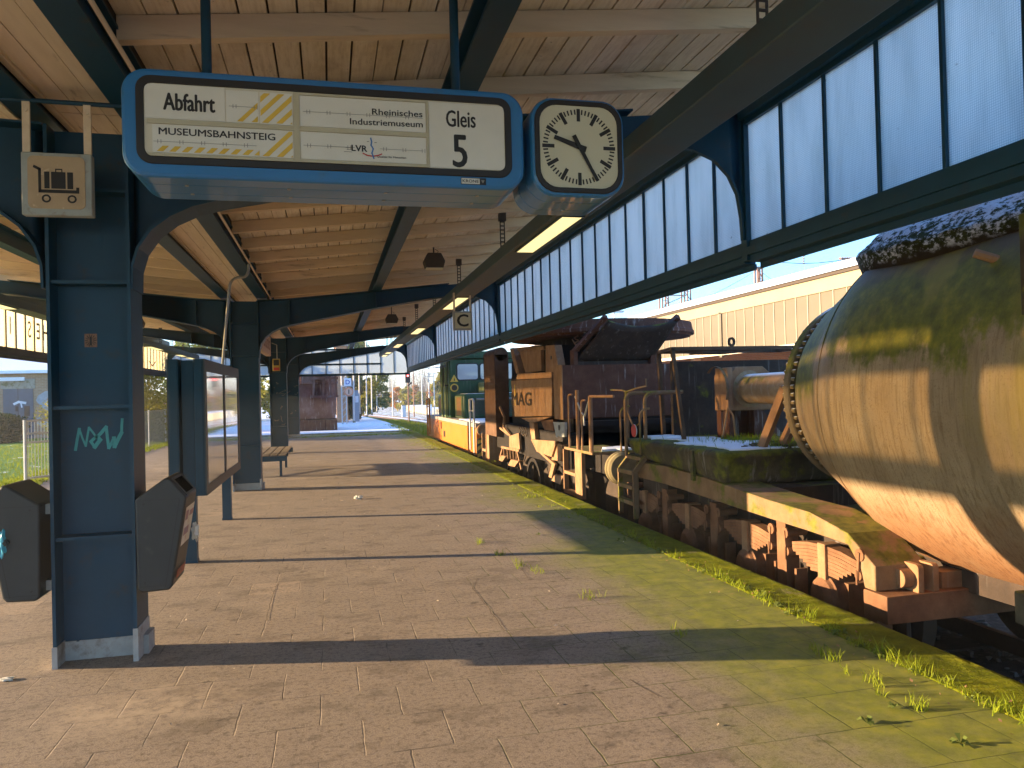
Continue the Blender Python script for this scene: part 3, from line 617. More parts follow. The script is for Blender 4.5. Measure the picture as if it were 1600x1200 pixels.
for ci, n_, seed in ((2, 10, 1), (3, 5, 2)):
    cc = [o for o in can.children if o.name.startswith('column')][ci]; m = MB(); rr = random.Random(seed); yq = COLY[ci] - .01
    for k in range(n_):
        x = rr.uniform(-1.56, -1.3); z = rr.uniform(.7, 2.1); pts_ = [(x, yq, z)]
        for j in range(rr.randint(2, 5)): pts_.append((pts_[-1][0] + rr.uniform(-.05, .08), yq, pts_[-1][2] + rr.uniform(-.06, .06)))
        strip(m, pts_, .012, (0, 1, 0))
    m.build('chalk_scribble', 'grey', cc, smooth=0, fix=False)

# ================================================================== HANGING THINGS
# departure board
SY = 4.4
db = thing('departure_board', (.06, 4.65, 2.8), 'long blue train destination board hanging from the ceiling, reading Abfahrt and Gleis 5', 'departure board')
x0, x1, z0, z1 = -1.045, 1.165, 2.80, 3.385
def rounded_box(m, x0, x1, z0, z1, r, ya, yb, e):
    prof = [(ya + e, 0), (ya + e * .3, e * .7), (ya, e * 1.0)] if False else None
    e2 = .0015 if e < .01 else e; e1 = e if ya < 4.41 else .0015; e2 = e if yb > 4.85 else .0015; ln = [(ya, e1), (ya + e1 * .3, e1 * .3), (ya + e1, 0), (yb - e2, 0), (yb - e2 * .3, e2 * .3), (yb, e2)]; n = None; vs = []; fs = []
    for y, ins in ln:
        p = rrect(x0 + ins, x1 - ins, z0 + ins, z1 - ins, max(r - ins, .01), 11); n = len(p); vs += [(a, y, b) for a, b in p]
    for j in range(len(ln) - 1): fs += [(j * n + i, j * n + (i + 1) % n, (j + 1) * n + (i + 1) % n, (j + 1) * n + i) for i in range(n)]
    fs += [tuple(range(n)), tuple(range((len(ln) - 1) * n, len(ln) * n))]; m.add(vs, fs)
m = MB(); rounded_box(m, x0 + .008, x1 - .008, z0 + .008, z1 - .008, .12, SY + .03, SY + .47, .002)
for a, b in ((SY, SY + .155), (SY + .16, SY + .34), (SY + .345, SY + .5)): rounded_box(m, x0, x1, z0, z1, .13, a, b, .02 if a == SY or b > SY + .45 else .004)
cas = m.build('casing', 'signblue', db, smooth=.2)
m = MB()
for x in (-.75, -.2, .35, .9):
    for y in (SY + .157, SY + .342): m.cyl((x, y, z0 - .006), (x, y, z0 + .01), .011, 10)
m.build('screw', 'metal', cas)
gx0, gx1, gz0, gz1 = -.97, 1.085, 2.868, 3.342
m = MB(); m.ring(rrect(gx0, gx1, gz0, gz1, .075), rrect(gx0 + .04, gx1 - .04, gz0 + .04, gz1 - .04, .045), 'y', SY - .012, SY + .02); m.build('gasket', 'rubber', db, bevel=.004)
m = MB(); m.prism(rrect(gx0 + .03, gx1 - .03, gz0 + .03, gz1 - .03, .05), 'y', SY - .003, SY + .01); pan = m.build('display_panel', 'cream', db, smooth=0)
fy = SY - .004
def bp(px_, py_): q = AY(px_, py_, fy); return q.x, q.z
def flap(name, a, b, mat='white', d=.003, par=None):      # rectangle from two opposite corners measured at the left edge
    (xa, za), (xb, zb) = bp(*a), bp(*b); m = MB(); m.box(min(xa, xb), max(xa, xb), fy - d, fy + .004, min(za, zb), max(za, zb)); return m.build(name, mat, par or pan, smooth=0)
RX0, RX1, RZ0, RZ1 = gx0 + .055, gx1 - .045, gz0 + .045, gz1 - .05
ZM = 3.096
m = MB()                                                      # thin cream rails and divider bars
for xa, xb, za, zb in ((RX0, -.16, ZM - .012, ZM + .012), (-.13, .58, ZM - .012, ZM + .012), (RX0, -.16, RZ0 - .004, RZ0 + .012), (-.13, .58, RZ0 - .004, RZ0 + .012), (-.13, .58, RZ1 - .006, RZ1 + .006), (-.16, -.13, RZ0 - .004, RZ1 + .006), (.58, .592, RZ0 - .004, RZ1 + .006)): m.box(xa, xb, fy - .007, fy, za, zb)
m.build('flap_rail', 'creamframe', pan, smooth=0)
WZ = lambda t: RZ0 + (RZ1 - RZ0) * t
def fbox(name, xa, xb, za, zb, mat='white', d=.003): m = MB(); m.box(xa, xb, fy - d, fy + .002, za, zb); return m.build(name, mat, pan, smooth=0)
fbox('flap', RX0 - .01, -.52, ZM + .016, RZ1 + .005, 'white')
f1 = fbox('flap', -.515, -.345, ZM + .016, RZ1 - .004); f2 = fbox('flap', -.34, -.165, ZM + .016, RZ1 - .004)
f3 = fbox('flap', RX0 + .025, -.165, RZ0 + .016, ZM - .016); f4 = fbox('flap', -.125, .575, ZM + .016, RZ1 - .01); f5 = fbox('flap', -.125, .575, RZ0 + .016, ZM - .016)
gl = fbox('platform_number_panel', .596, RX1, RZ0, RZ1)
ty = fy - .0042
def hatch(m, xa, xb, za, zb, starts, w, y):          # diagonal stripes clipped to a rectangle
    for s0 in starts:
        pl = [(s0, za), (s0 + w, za), (s0 + w + (zb - za), zb), (s0 + (zb - za), zb)]
        # clip in x
        def clip(pl, xc, keep_left):
            out = []
            for (ax_, az), (bx_, bz) in zip(pl, pl[1:] + pl[:1]):
                ia = (ax_ <= xc) == keep_left or ax_ == xc; ib = (bx_ <= xc) == keep_left or bx_ == xc
                if ia: out.append((ax_, az))
                if ia != ib: t = (xc - ax_) / (bx_ - ax_); out.append((xc, az + (bz - az) * t))
            return out
        pl = clip(clip(pl, xb, True), xa, False)
        if len(pl) > 2: m.add([(a, y, b) for a, b in pl], [tuple(range(len(pl)))])
zt0, zt1 = ZM + .022, RZ1 - .01
m = MB(); hatch(m, -.51, -.35, zt0, zt1, [-.46, -.385], .03, ty); m.build('stripe', 'yellow', f1, smooth=0, fix=False)
m = MB(); hatch(m, -.336, -.169, zt0, zt1, [-.48, -.405, -.33, -.255, -.18], .034, ty); m.build('stripe', 'yellow', f2, smooth=0, fix=False)
m = MB(); hatch(m, -.36, -.169, RZ0 + .02, ZM - .02, [-.33, -.255, -.18], .034, ty)
hatch(m, RX0 + .03, -.345, RZ0 + .022, RZ0 + .052, [RX0 + .045 + .062 * k for k in range(9)], .032, ty); m.build('stripe', 'yellow', f3, smooth=0, fix=False)
for ff, xa, xb, z in ((f1, -.5, -.36, (zt0 + zt1) / 2), (f3, RX0 + .03, -.36, RZ0 + .075), (f4, -.11, .56, (ZM + RZ1) / 2), (f5, -.11, .17, (RZ0 + ZM) / 2), (f5, .31, .56, (RZ0 + ZM) / 2)):
    m = MB(); m.box(xa, xb, ty - .0002, ty, z - .0012, z + .0012); k = xa + .02
    while k < xb: m.box(k, k + .003, ty - .0002, ty, z - .011, z + .011); m.box(k + .016, k + .019, ty - .0002, ty, z - .011, z + .011); k += .11
    m.build('hinge_slot', 'grey', ff, smooth=0, fix=False)
def ptext(body, par, l, r, top, bold, y=ty, nm='lettering', depth=0):    # baseline left / right and cap top, measured on the board
    a = AY(*l, y); b = AY(*r, y); c = AY(l[0], top, y); return text(nm, body, 'black', par, a, width=(b - a).length, height=c.z - a.z, u=b - a, bold=bold)
ptext('Abfahrt', pan, (255.5, 171), (335.5, 176), 144.5, .035)
ptext('MUSEUMSBAHNSTEIG', f3, (248, 209.5), (430, 219.5), 198.7, .03)
ptext('Rheinisches', f4, (581.5, 179), (660, 183.2), 169.6, .03)
ptext('Industriemuseum', f4, (547, 194), (660.5, 199), 184.6, .03)
ptext('Gleis', gl, (697.5, 197.5), (743, 199.8), 172, .022)
ptext('5', gl, (708.5, 260.5), (730, 261.5), 210.6, .022)
ptext('LVR', f5, (549.5, 235.5), (573.5, 237.2), 226.2, .05, nm='emblem_lettering')
ptext('Qualität für Menschen', f5, (589, 246.5), (634.5, 248.5), 243.2, .03)
m = MB(); strip(m, [(.26, ty, RZ0 + .15), (.265, ty, RZ0 + .13), (.261, ty, RZ0 + .11), (.273, ty, RZ0 + .09), (.265, ty, RZ0 + .065), (.275, ty, RZ0 + .035)], .008, (0, 1, 0)); m.build('emblem_river', 'bluep', f5, smooth=0, fix=False)
m = MB(); strip(m, [(.215, ty - .0003, RZ0 + .062), (.24, ty - .0003, RZ0 + .05), (.27, ty - .0003, RZ0 + .047), (.3, ty - .0003, RZ0 + .053), (.32, ty - .0003, RZ0 + .062)], .007, (0, 1, 0)); m.build('emblem_arc', 'red', f5, smooth=0, fix=False)
m = MB()
for k, (a, b) in enumerate(((.11, .155), (.125, .15), (.118, .157))): m.box(a, b, ty - .0002, ty, RZ0 + .065 + .012 * k, RZ0 + .068 + .012 * k)
m.box(.238, .25, ty - .0002, ty, RZ0 + .128, RZ0 + .132); m.box(.28, .294, ty - .0002, ty, RZ0 + .124, RZ0 + .128); m.build('emblem_line', 'grey', f5, smooth=0, fix=False)
m = MB(); m.box(.775, .925, SY - .0025, SY + .004, 2.822, 2.862); pl = m.build('maker_plate', 'black', db, smooth=0)
m = MB(); m.box(.779, .887, SY - .0035, SY - .002, 2.826, 2.858); m.build('plate_field', 'white', pl, smooth=0)
text('lettering', 'KRONE', 'black', pl, (.785, SY - .0042, 2.833), width=.096, height=.018, bold=.03)
m = MB(); m.add([(.895, SY - .0032, 2.85), (.917, SY - .0032, 2.85), (.906, SY - .0032, 2.831)], [(0, 1, 2)]); m.build('plate_triangle', 'grey', pl, smooth=0, fix=False)
for x in (-.645, .8): m = MB(); m.tube([(x, SY + .25, z1 - .03), (x, SY + .25, 4.2 if x < 0 else 4.32)], .028, 14); m.build('hanger_pole', 'steel', db)

# clock
ck = thing('platform_clock', (1.5, 4.6, 2.8), 'square blue platform clock with black hands hanging beside the departure board', 'clock')
CY = 4.38; a0, a1, b0, b1 = 1.205, 1.797, 2.77, 3.367
m = MB(); rounded_box(m, a0 + .008, a1 - .008, b0 + .008, b1 - .008, .14, CY + .03, CY + .5, .002)
for a, b in ((CY, CY + .155), (CY + .16, CY + .35), (CY + .355, CY + .52)): rounded_box(m, a0, a1, b0, b1, .145, a, b, .025 if a == CY or b > CY + .45 else .004)
m.cyl((1.16, CY + .26, 3.1), (1.22, CY + .26, 3.1), .05, 14); m.build('casing', 'signblue', ck, smooth=.2)
m = MB()
for y in (CY + .157, CY + .352): m.cyl((1.5, y, b0 - .006), (1.5, y, b0 + .01), .011, 10)
m.build('screw', 'metal', ck)
m = MB(); m.ring(rrect(a0 + .02, a1 - .02, b0 + .02, b1 - .02, .13), rrect(a0 + .05, a1 - .05, b0 + .05, b1 - .05, .11), 'y', CY - .012, CY + .02); m.build('gasket', 'rubber', ck, bevel=.004)
m = MB(); m.prism(rrect(a0 + .05, a1 - .05, b0 + .05, b1 - .05, .11), 'y', CY - .003, CY + .01); fc = m.build('dial', 'face', ck, smooth=0)
ccx, ccz = (a0 + a1) / 2, (b0 + b1) / 2; dy_ = CY - .0042
for k in range(60):
    a = k * PI / 30; d = Vector((math.sin(a), 0, math.cos(a))); big = k % 5 == 0
    if big: m = MB(); strip(m, [Vector((ccx, dy_, ccz)) + d * .163, Vector((ccx, dy_, ccz)) + d * .224], .022, (0, 1, 0)); m.build('hour_mark', 'black', fc, smooth=0, fix=False)
for k in range(60):
    if k % 5: m = MB(); a = k * PI / 30; d = Vector((math.sin(a), 0, math.cos(a))); strip(m, [Vector((ccx, dy_, ccz)) + d * .2, Vector((ccx, dy_, ccz)) + d * .224], .0095, (0, 1, 0)); m.build('minute_mark', 'black', fc, smooth=0, fix=False)
def hand(ang, l, w0, w1, y, tail):
    a = math.radians(ang); d = Vector((math.sin(a), 0, math.cos(a))); s_ = Vector((d.z, 0, -d.x)); c = Vector((ccx, y, ccz)); m = MB()
    p = [c - d * tail - s_ * w0, c + d * l - s_ * w1, c + d * l + s_ * w1, c - d * tail + s_ * w0]; m.hexa([q + Vector((0, .004, 0)) for q in p] + p); return m
hand(289, .165, .017, .012, CY - .012, .045).build('hour_hand', 'black', ck, smooth=0)
hand(152, .222, .013, .008, CY - .018, .075).build('minute_hand', 'black', ck, smooth=0)
m = MB(); m.cyl((ccx, CY - .02, ccz), (ccx, CY - .005, ccz), .014, 12); m.build('hub', 'black', ck)

for o_ in (db, ck): o_.scale = (.83, .83, .83)
db.location = (.05, 3.86, 2.596); ck.location = (1.245, 3.818, 2.596)
# luggage trolley sign
ts = thing('luggage_sign', (-1.5, 4.9, 2.69), 'weathered square sign with a black luggage trolley pictogram, hung in front of the first column', 'sign')
TY = 4.9; q0, q1, w0, w1 = -1.695, -1.325, 2.688, 3.052
m = MB(); m.box(q0, q1, TY, TY + .06, w0, w1); m.build('sign_box', simple('pale_grey_box', (.38, .42, .4), (.3, .33, .31), 8, .6, dirt=(.25, .2, .15), dscale=9), ts, bevel=.006)
m = MB(); m.prism(rrect(q0 + .035, q1 - .035, w0 + .038, w1 - .022, .03), 'y', TY - .004, TY + .01)
sp_ = m.build('sign_face', simple('weathered_sign_face', (.5, .38, .24), (.42, .31, .19), 7, .7, 0, .3, 60, dirt=(.62, .5, .34), dscale=14, dlo=.58, dhi=.68), ts, smooth=0)
m = MB(); py_ = TY - .0055
def sb(x, z): return (q0 + (x - 110) / (502 - 110) * (q1 - q0), py_, w1 - (z - 840) / (1190 - 840) * (w1 - w0))
def srect(xa, za, xb, zb): a = sb(xa, za); b = sb(xb, zb); m.quad(a, (b[0], py_, a[2]), b, (a[0], py_, b[2]))
m.quad(sb(182, 912), sb(222, 930), sb(222, 948), sb(177, 926)); srect(206, 930, 222, 1060); srect(206, 1048, 432, 1066); srect(415, 1032, 432, 1050)
srect(239, 948, 268, 1042); srect(277, 948, 357, 1042); srect(366, 948, 399, 1042); srect(300, 932, 306, 950); srect(334, 932, 340, 950); srect(300, 930, 340, 937)
for cx_ in (249, 391):
    ci = [sb(cx_ + 26 * math.cos(t), 1098 + 23 * math.sin(t)) for t in (k * PI / 12 for k in range(24))]; cj = [sb(cx_ + 15 * math.cos(t), 1098 + 13 * math.sin(t)) for t in (k * PI / 12 for k in range(24))]
    for k in range(24): m.quad(ci[k], ci[(k + 1) % 24], cj[(k + 1) % 24], cj[k])
m.build('trolley_pictogram', 'black', sp_, smooth=0, fix=False)
for x in (-1.672, -1.35):
    m = MB(); m.box(x - .02, x + .02, TY + .02, TY + .035, w1 - .02, 3.36); m.cyl((x, TY + .012, 3.3), (x, TY + .03, 3.3), .012, 8); m.build('strap', 'lining', ts, smooth=0)
m = MB(); m.tube([(-2.1, TY + .03, 3.365), (-1.06, TY + .03, 3.355)], .014, 8); m.build('support_bar', 'steel', ts)

# light troughs
def trough(side, lab):
    g = (lambda x: x) if side == 1 else mir
    t = thing('light_trough', (g(2.15), 14, 3.15), lab, 'light trough', 'light troughs under the canopy'); m = MB()
    xa, xb = sorted((g(1.99), g(2.31))); m.prism([(xa, 3.165), (xa + .01, 3.16), (xb - .01, 3.16), (xb, 3.165), (xb, 3.30), (xa, 3.30)], 'y', -2.0, 31.4); m.build('trough_body', 'trough', t, smooth=0)
    for ya in (.7, 6.5, 12.25, 18.0, 23.6, 28.0, 29.9):
        l = 1.73 if ya < 27 else 1.2; m = MB(); xc = g(2.15); m.box(xc - .095, xc + .095, ya, ya + l, 3.150, 3.159); df = m.build('diffuser', 'lampglow', t, smooth=0)
        m = MB(); m.ring([(xc - .11, ya - .015), (xc + .11, ya - .015), (xc + .11, ya + l + .015), (xc - .11, ya + l + .015)], [(xc - .094, ya + .001), (xc + .094, ya + .001), (xc + .094, ya + l - .001), (xc - .094, ya + l - .001)], 'z', 3.146, 3.1595); m.build('diffuser_frame', 'trough', df, smooth=0)
    for y in (3.4, 9.3, 12.6, 15.7, 19.0, 22.2, 25.3, 27.0, 29.0):
        m = MB(); xc = g(2.15)
        for s_ in (-1, 1): m.box(xc + s_ * .026 - .007, xc + s_ * .026 + .007, y - .003, y + .003, 3.3, 3.84)
        z = 3.32
        while z < 3.82: m.box(xc - .019, xc + .019, y - .0028, y + .0028, z, z + .016); z += .05
        m.box(xc - .045, xc + .045, y - .03, y + .03, 3.74, 3.84); m.build('hanger_strap', 'strap', t, smooth=0)
    return t
trough(1, 'long grey light trough with lit tubes above the track side of the platform')
trough(-1, 'long grey light trough in front of the sunlit panes on the far left')
def speaker(x, y, z, lab):
    t = thing('ceiling_loudspeaker', (x, y, z - .25), lab, 'loudspeaker', 'loudspeakers under the ceiling'); m = MB()
    m.prism([(-.16, .0), (-.13, -.1), (.13, -.1), (.16, 0), (.1, .12), (-.1, .12)], 'y', -.1, .1); m.v = [(a + x, b + y, c + z) for a, b, c in m.v]; m.build('speaker_shell', 'strap', t, bevel=.01)
    m = MB(); m.box(x - .125, x + .125, y - .095, y + .095, z - .112, z - .101); m.build('speaker_grille', 'creamframe', t, smooth=0)
    m = MB(); m.tube([(x, y, z + .12), (x, y, 3.615 + .103 * (x if x > XC else mir(x)) + .13)], .012, 6); m.tube([(x + .04, y, z + .1), (x + .07, y, z + .16), (x + .02, y, z + .19)], .005, 5); m.build('hanger', 'strap', t)
    return t
for px_, py_, y, lab in ((678, 409, 11.4, 'nearest dark loudspeaker under the plank ceiling above the C sign'), (612, 499, 19.3, 'farther small dark loudspeaker under the ceiling beyond the second arm')):
    q = AY(px_, py_, y); speaker(q.x, y, q.z, lab)
q = AY(214, 505, 19); speaker(q.x, 19, q.z, 'dark loudspeaker half hidden behind the first column on the left')
# C sign
cs = thing('letter_sign', (2.08, 12, 2.6), 'square hanging sign with a black letter C below the light trough', 'sign')
m = MB(); m.box(1.935, 2.245, 12, 12.06, 2.60, 2.90); m.build('sign_box', simple('grey_sign_box', (.36, .37, .35), (.3, .3, .28), 8, .6), cs, bevel=.005)
m = MB(); m.box(1.965, 2.215, 11.994, 12.0, 2.63, 2.875); fc = m.build('sign_face', 'face', cs, smooth=0)
text('lettering', 'C', 'black', fc, (2.0, 11.991, 2.66), width=.175, height=.19, bold=.035)
for x in (1.96, 2.22): m = MB(); m.box(x - .015, x + .015, 12.02, 12.035, 2.88, 3.2); m.build('strap', 'lining', cs, smooth=0)
# box sign hanging along the column row
hs = thing('hanging_box_sign', (-1.4, 19.6, 2.6), 'beige box sign with a faded brown panel hanging along the column row', 'sign')
m = MB(); m.box(-1.5, -1.38, 17.2, 19.6, 2.62, 3.08); m.build('sign_box', simple('beige_sign_box', (.5, .38, .25), (.42, .31, .2), 5, .7), hs, bevel=.01)
m = MB()
for ya in (17.5, 18.0, 18.5, 19.0): m.ring([(ya, 2.75), (ya + .35, 2.75), (ya + .35, 2.97), (ya, 2.97)], [(ya + .05, 2.8), (ya + .3, 2.8), (ya + .3, 2.92), (ya + .05, 2.92)], 'x', -1.379, -1.375)
m.build('faded_print', simple('brown_print', (.25, .14, .09), None, 8, .7), hs, smooth=0)
m = MB()
for y in (17.6, 19.2): m.box(-1.45, -1.43, y, y + .02, 3.08, 3.44)
m.build('hanger', 'steel', hs, smooth=0)
# small yellow case on the third column
pc = thing('ticket_validator', (-1.46, 22.6, 2.38), 'small yellow and red case with a conduit, fixed to the third column', 'ticket machine')
q = AY(432, 570, 22.68); m = MB(); m.box(q.x - .1, q.x + .1, 22.6, 22.7, q.z - .18, q.z + .17); m.build('case', simple('yellow_case', (.45, .32, .04), (.36, .26, .04), 6, .5), pc, bevel=.015)
m = MB(); m.box(q.x - .075, q.x + .075, 22.594, 22.601, q.z - .02, q.z + .14); m.build('window', 'rubber', pc, smooth=0)
m = MB(); m.box(q.x - .08, q.x + .08, 22.594, 22.601, q.z - .16, q.z - .08); m.build('label_strip', 'red', pc, smooth=0)
m = MB(); m.tube([(q.x + .02, 22.68, q.z + .17), (q.x + .02, 22.68, 3.1), (q.x - .12, 22.68, 3.16)], .014, 8); m.build('conduit', 'metal', pc)

# ================================================================== THINGS STANDING ON THE PLATFORM
# litter bins, profile in x-z
BP = [(-.015, .45), (-.02, 1.0), (.155, 1.125), (.18, 1.12), (.275, 1.0), (.27, .97), (.185, .46), (.165, .435), (.01, .43)]
def bin_(side, lab):
    ox = -1.15 if side == 1 else -1.71; g = lambda x: ox + (x if side == 1 else -x); ya, yb = 5.07, 5.45
    t = thing('litter_bin', (g(.12), 5.26, .43), lab, 'litter bin', 'litter bins on the first column')
    m = MB(); m.prism([(g(a), b) for a, b in BP], 'y', ya, yb); b = m.build('bin_body', 'binp', t, bevel=.014, seg=3)
    m = MB(); n1 = Vector((g(.1), 0, .12 - .02)); A = Vector((g(.178), 0, 1.118)); B = Vector((g(.272), 0, 1.003)); d = (B - A).normalized(); nr = Vector((d.z * -1, 0, d.x)); nr = nr if nr.z > 0 else -nr
    A1, B1 = A + d * .02 + nr * .004, B - d * .02 + nr * .004
    m.quad(A1 + Vector((0, ya + .05, 0)), B1 + Vector((0, ya + .05, 0)), B1 + Vector((0, yb - .05, 0)), A1 + Vector((0, yb - .05, 0))); m.build('opening', 'hole', t, smooth=0)
    m = MB(); a_, b_ = A + d * .004 + nr * .002, B - d * .004 + nr * .002
    m.ring([(0, 0), (1, 0), (1, 1), (0, 1)], [(.1, .1), (.9, .1), (.9, .9), (.1, .9)], 'z', 0, .006); L_ = (b_ - a_).length
    m.v = [tuple(a_ + d * (p[0] * L_) + Vector((0, ya + .03 + p[1] * (yb - ya - .06), 0)) + nr * p[2]) for p in m.v]; m.build('opening_rim', 'binp', t, smooth=0)
    m = MB(); e = .0012                                        # door seam and lid seam
    m.box(*sorted((g(.0), g(.235))), ya - e, ya + .002, .992, .995); strip(m, [(g(.235), ya - e, .99), (g(.145), ya - e, .46)], .004, (0, 1, 0)); m.box(*sorted((g(0), g(.17))), ya - e, ya + .002, .466, .469); m.build('seam', 'rubber', b, smooth=0, fix=False)
    m = MB(); 
    for z in (.5, .96): m.box(*sorted((g(-.05), g(.0))), ya + .1, ya + .16, z - .03, z + .03)
    m.build('bracket', 'metal', t, smooth=0)
    m = MB()
    for x, z in ((.03, .97), (.03, .49)): m.cyl((g(x), ya - .003, z), (g(x), ya + .004, z), .006, 8)
    m.build('rivet', 'rubber', b)
    return t
b1 = bin_(1, 'dark grey litter bin on the right side of the first column, with a poster')
m = MB(); P0, P1 = Vector((-1.15 + .262 + .005, 0, .93)), Vector((-1.15 + .222 + .005, 0, .69)); m.quad(P0 + Vector((0, 5.11, 0)), P0 + Vector((0, 5.41, 0)), P1 + Vector((0, 5.41, 0)), P1 + Vector((0, 5.11, 0))); pp = m.build('poster', 'poster', b1, smooth=0, fix=False)
m = MB(); e_ = Vector((.002, 0, 0)); dz_ = P1 - P0
for (ya, yb, ta, tb) in ((5.13, 5.22, .1, .35), (5.26, 5.39, .15, .3), (5.14, 5.3, .55, .75)): m.quad(*[P0 + dz_ * t_ + e_ + Vector((0, y, 0)) for y, t_ in ((ya, ta), (yb, ta), (yb, tb), (ya, tb))])
m.build('poster_print', simple('poster_print', (.45, .16, .08), (.25, .2, .3), 20, .5), pp, smooth=0, fix=False)
m = MB(); P2, P3 = Vector((-1.15 + .2 + .006, 0, .545)), Vector((-1.15 + .19 + .006, 0, .49)); m.quad(P2 + Vector((0, 5.12, 0)), P2 + Vector((0, 5.4, 0)), P3 + Vector((0, 5.4, 0)), P3 + Vector((0, 5.12, 0))); m.build('orange_lettering', simple('orange_print', (.55, .12, .05), (.1, .05, .04), 45, .6), b1, smooth=0, fix=False)
b2 = bin_(-1, 'dark grey litter bin on the left side of the first column, with a lock')
m = MB(); m.cyl((-1.87, 5.055, .79), (-1.87, 5.075, .79), .02, 12); m.cyl((-1.87, 5.05, .79), (-1.87, 5.056, .79), .012, 10); m.build('lock', 'binp', b2)
def rag(name, c, r, mat, lab, cat, sq=(1, 1, 1), seed=1):
    bm = bmesh.new(); bmesh.ops.create_icosphere(bm, subdivisions=3, radius=1); rr = random.Random(seed); ph = [rr.uniform(0, 6) for _ in range(6)]
    for v in bm.verts: k = 1 + .28 * math.sin(4 * v.co.x + ph[0]) * math.sin(5 * v.co.y + ph[1]) + .22 * math.sin(9 * v.co.z + ph[2] + 3 * v.co.x); v.co = Vector((v.co.x * r * sq[0] * k, v.co.y * r * sq[1] * k, v.co.z * r * sq[2] * k)) + Vector(c)
    m = MB(); m.v = [tuple(v.co) for v in bm.verts]; m.f = [tuple(v.index for v in f.verts) for f in bm.faces]; bm.free(); return tag(m.build(name, mat, smooth=.9), lab, cat)
rag('plastic_bag', (-1.885, 5.08, .79), .055, 'bag', 'light blue plastic bag squeezed out of the left litter bin', 'bag', (.35, .6, 1.5))
rag('plastic_cup', (-.875, 5.37, .74), .05, 'white', 'white crumpled cup stuck on the right litter bin', 'litter', (.4, .8, 1.2), 4)
rag('paper_scrap', (-1.86, 5.02, .008), .03, 'white', 'crumpled white paper scrap on the paving at the foot of the first column', 'litter', (1.2, .8, .3), 7)
q = AZ(560, 780, 0); rag('paper_scrap', (q.x, q.y, .025), .05, 'white', 'small white paper scrap alone in the middle of the platform', 'litter', (1.3, .8, .6), 9)

# display case on two posts
dc = thing('display_case', (-1.36, 9.4, 0), 'blue double-sided glazed display case standing on two posts beside the second column', 'display case')
for y in (8.03, 10.72):
    m = MB(); m.box(-1.41, -1.30, y, y + .1, 0, 1.99); m.box(-1.415, -1.295, y - .005, y + .105, 0, .03); m.build('post', 'steel', dc, smooth=0)
for xa, xb, nm in ((-1.29, -1.2, 1), (-1.52, -1.43, 0)):
    m = MB(); m.box(xa, xb, 7.98, 10.86, .66, 2.0); m.box(xa + .01, xb - .01, 7.975, 7.98, .68, 1.98); cb_ = m.build('cabinet', 'steel', dc, bevel=.006)
    fx = xb if nm else xa; sg = 1 if nm else -1
    m = MB(); xr = sorted((fx, fx + sg * .014))
    for r in ((7.98, 10.86, .66, .76), (7.98, 10.86, 1.88, 2.0), (7.98, 8.1, .76, 1.88), (9.37, 9.47, .76, 1.88), (10.74, 10.86, .76, 1.88)): m.box(xr[0], xr[1], *r)
    m.build('door_frame', 'steel_grey', cb_, smooth=0)
    for ya, yb in ((8.1, 9.37), (9.47, 10.74)):
        m = MB(); xr2 = sorted((fx + sg * .002, fx + sg * .006)); m.box(xr2[0], xr2[1], ya, yb, .76, 1.88); m.build('glass', 'case', cb_, smooth=0)
m = MB(); m.tube([(-1.36, 10.6, 2.0), (-1.25, 10.6, 3.05)] + arc((-1.25, 10.6, 3.05), (-1.235, 10.6, 3.2), (-1.1, 10.6, 3.2), 6) + arc((-1.08, 10.6, 3.2), (-1.0, 10.6, 3.2), (-1.0, 10.6, 3.38), 5), .018, 10); m.build('conduit', 'metal', dc)

# bench
be = thing('platform_bench', (-1.35, 17.2, 0), 'blue steel bench with wooden slats and a white back board, beyond the second column', 'bench')
m = MB(); m.box(-1.75, -.86, 15.95, 16.02, .33, .43); m.box(-1.75, -.86, 18.5, 18.57, .33, .43); m.box(-1.72, -.9, 17.2, 17.26, .33, .42); m.build('seat_frame', 'steel', be, smooth=0)
for k in range(5): m = MB(); x = -1.66 + k * .16; m.box(x, x + .135, 15.93, 18.6, .432, .46); m.build('seat_slat', simple('grey_slat', (.22, .17, .12), (.15, .11, .08), 4, .8, stretch=(6, .5, 6)) if k == 0 else bpy.data.materials['grey_slat'], be, bevel=.005)
m = MB(); m.hexa([(-1.70, 15.95, .6), (-1.67, 15.95, .6), (-1.67, 18.55, .6), (-1.70, 18.55, .6), (-1.80, 15.95, .88), (-1.77, 15.95, .88), (-1.77, 18.55, .88), (-1.80, 18.55, .88)]); m.build('back_board', simple('white_board', (.7, .7, .72), (.6, .6, .62), 4, .5), be, smooth=0)
for y in (16.3, 18.2):
    for x in (-1.0, -1.62): m = MB(); m.box(x - .025, x + .025, y - .025, y + .025, 0, .33); m.build('leg', 'steel', be, smooth=0)
    m = MB(); m.beam((-1.66, y, .4), (-1.80, y, .86), .04, .04); m.build('back_support', 'steel', be, smooth=0)

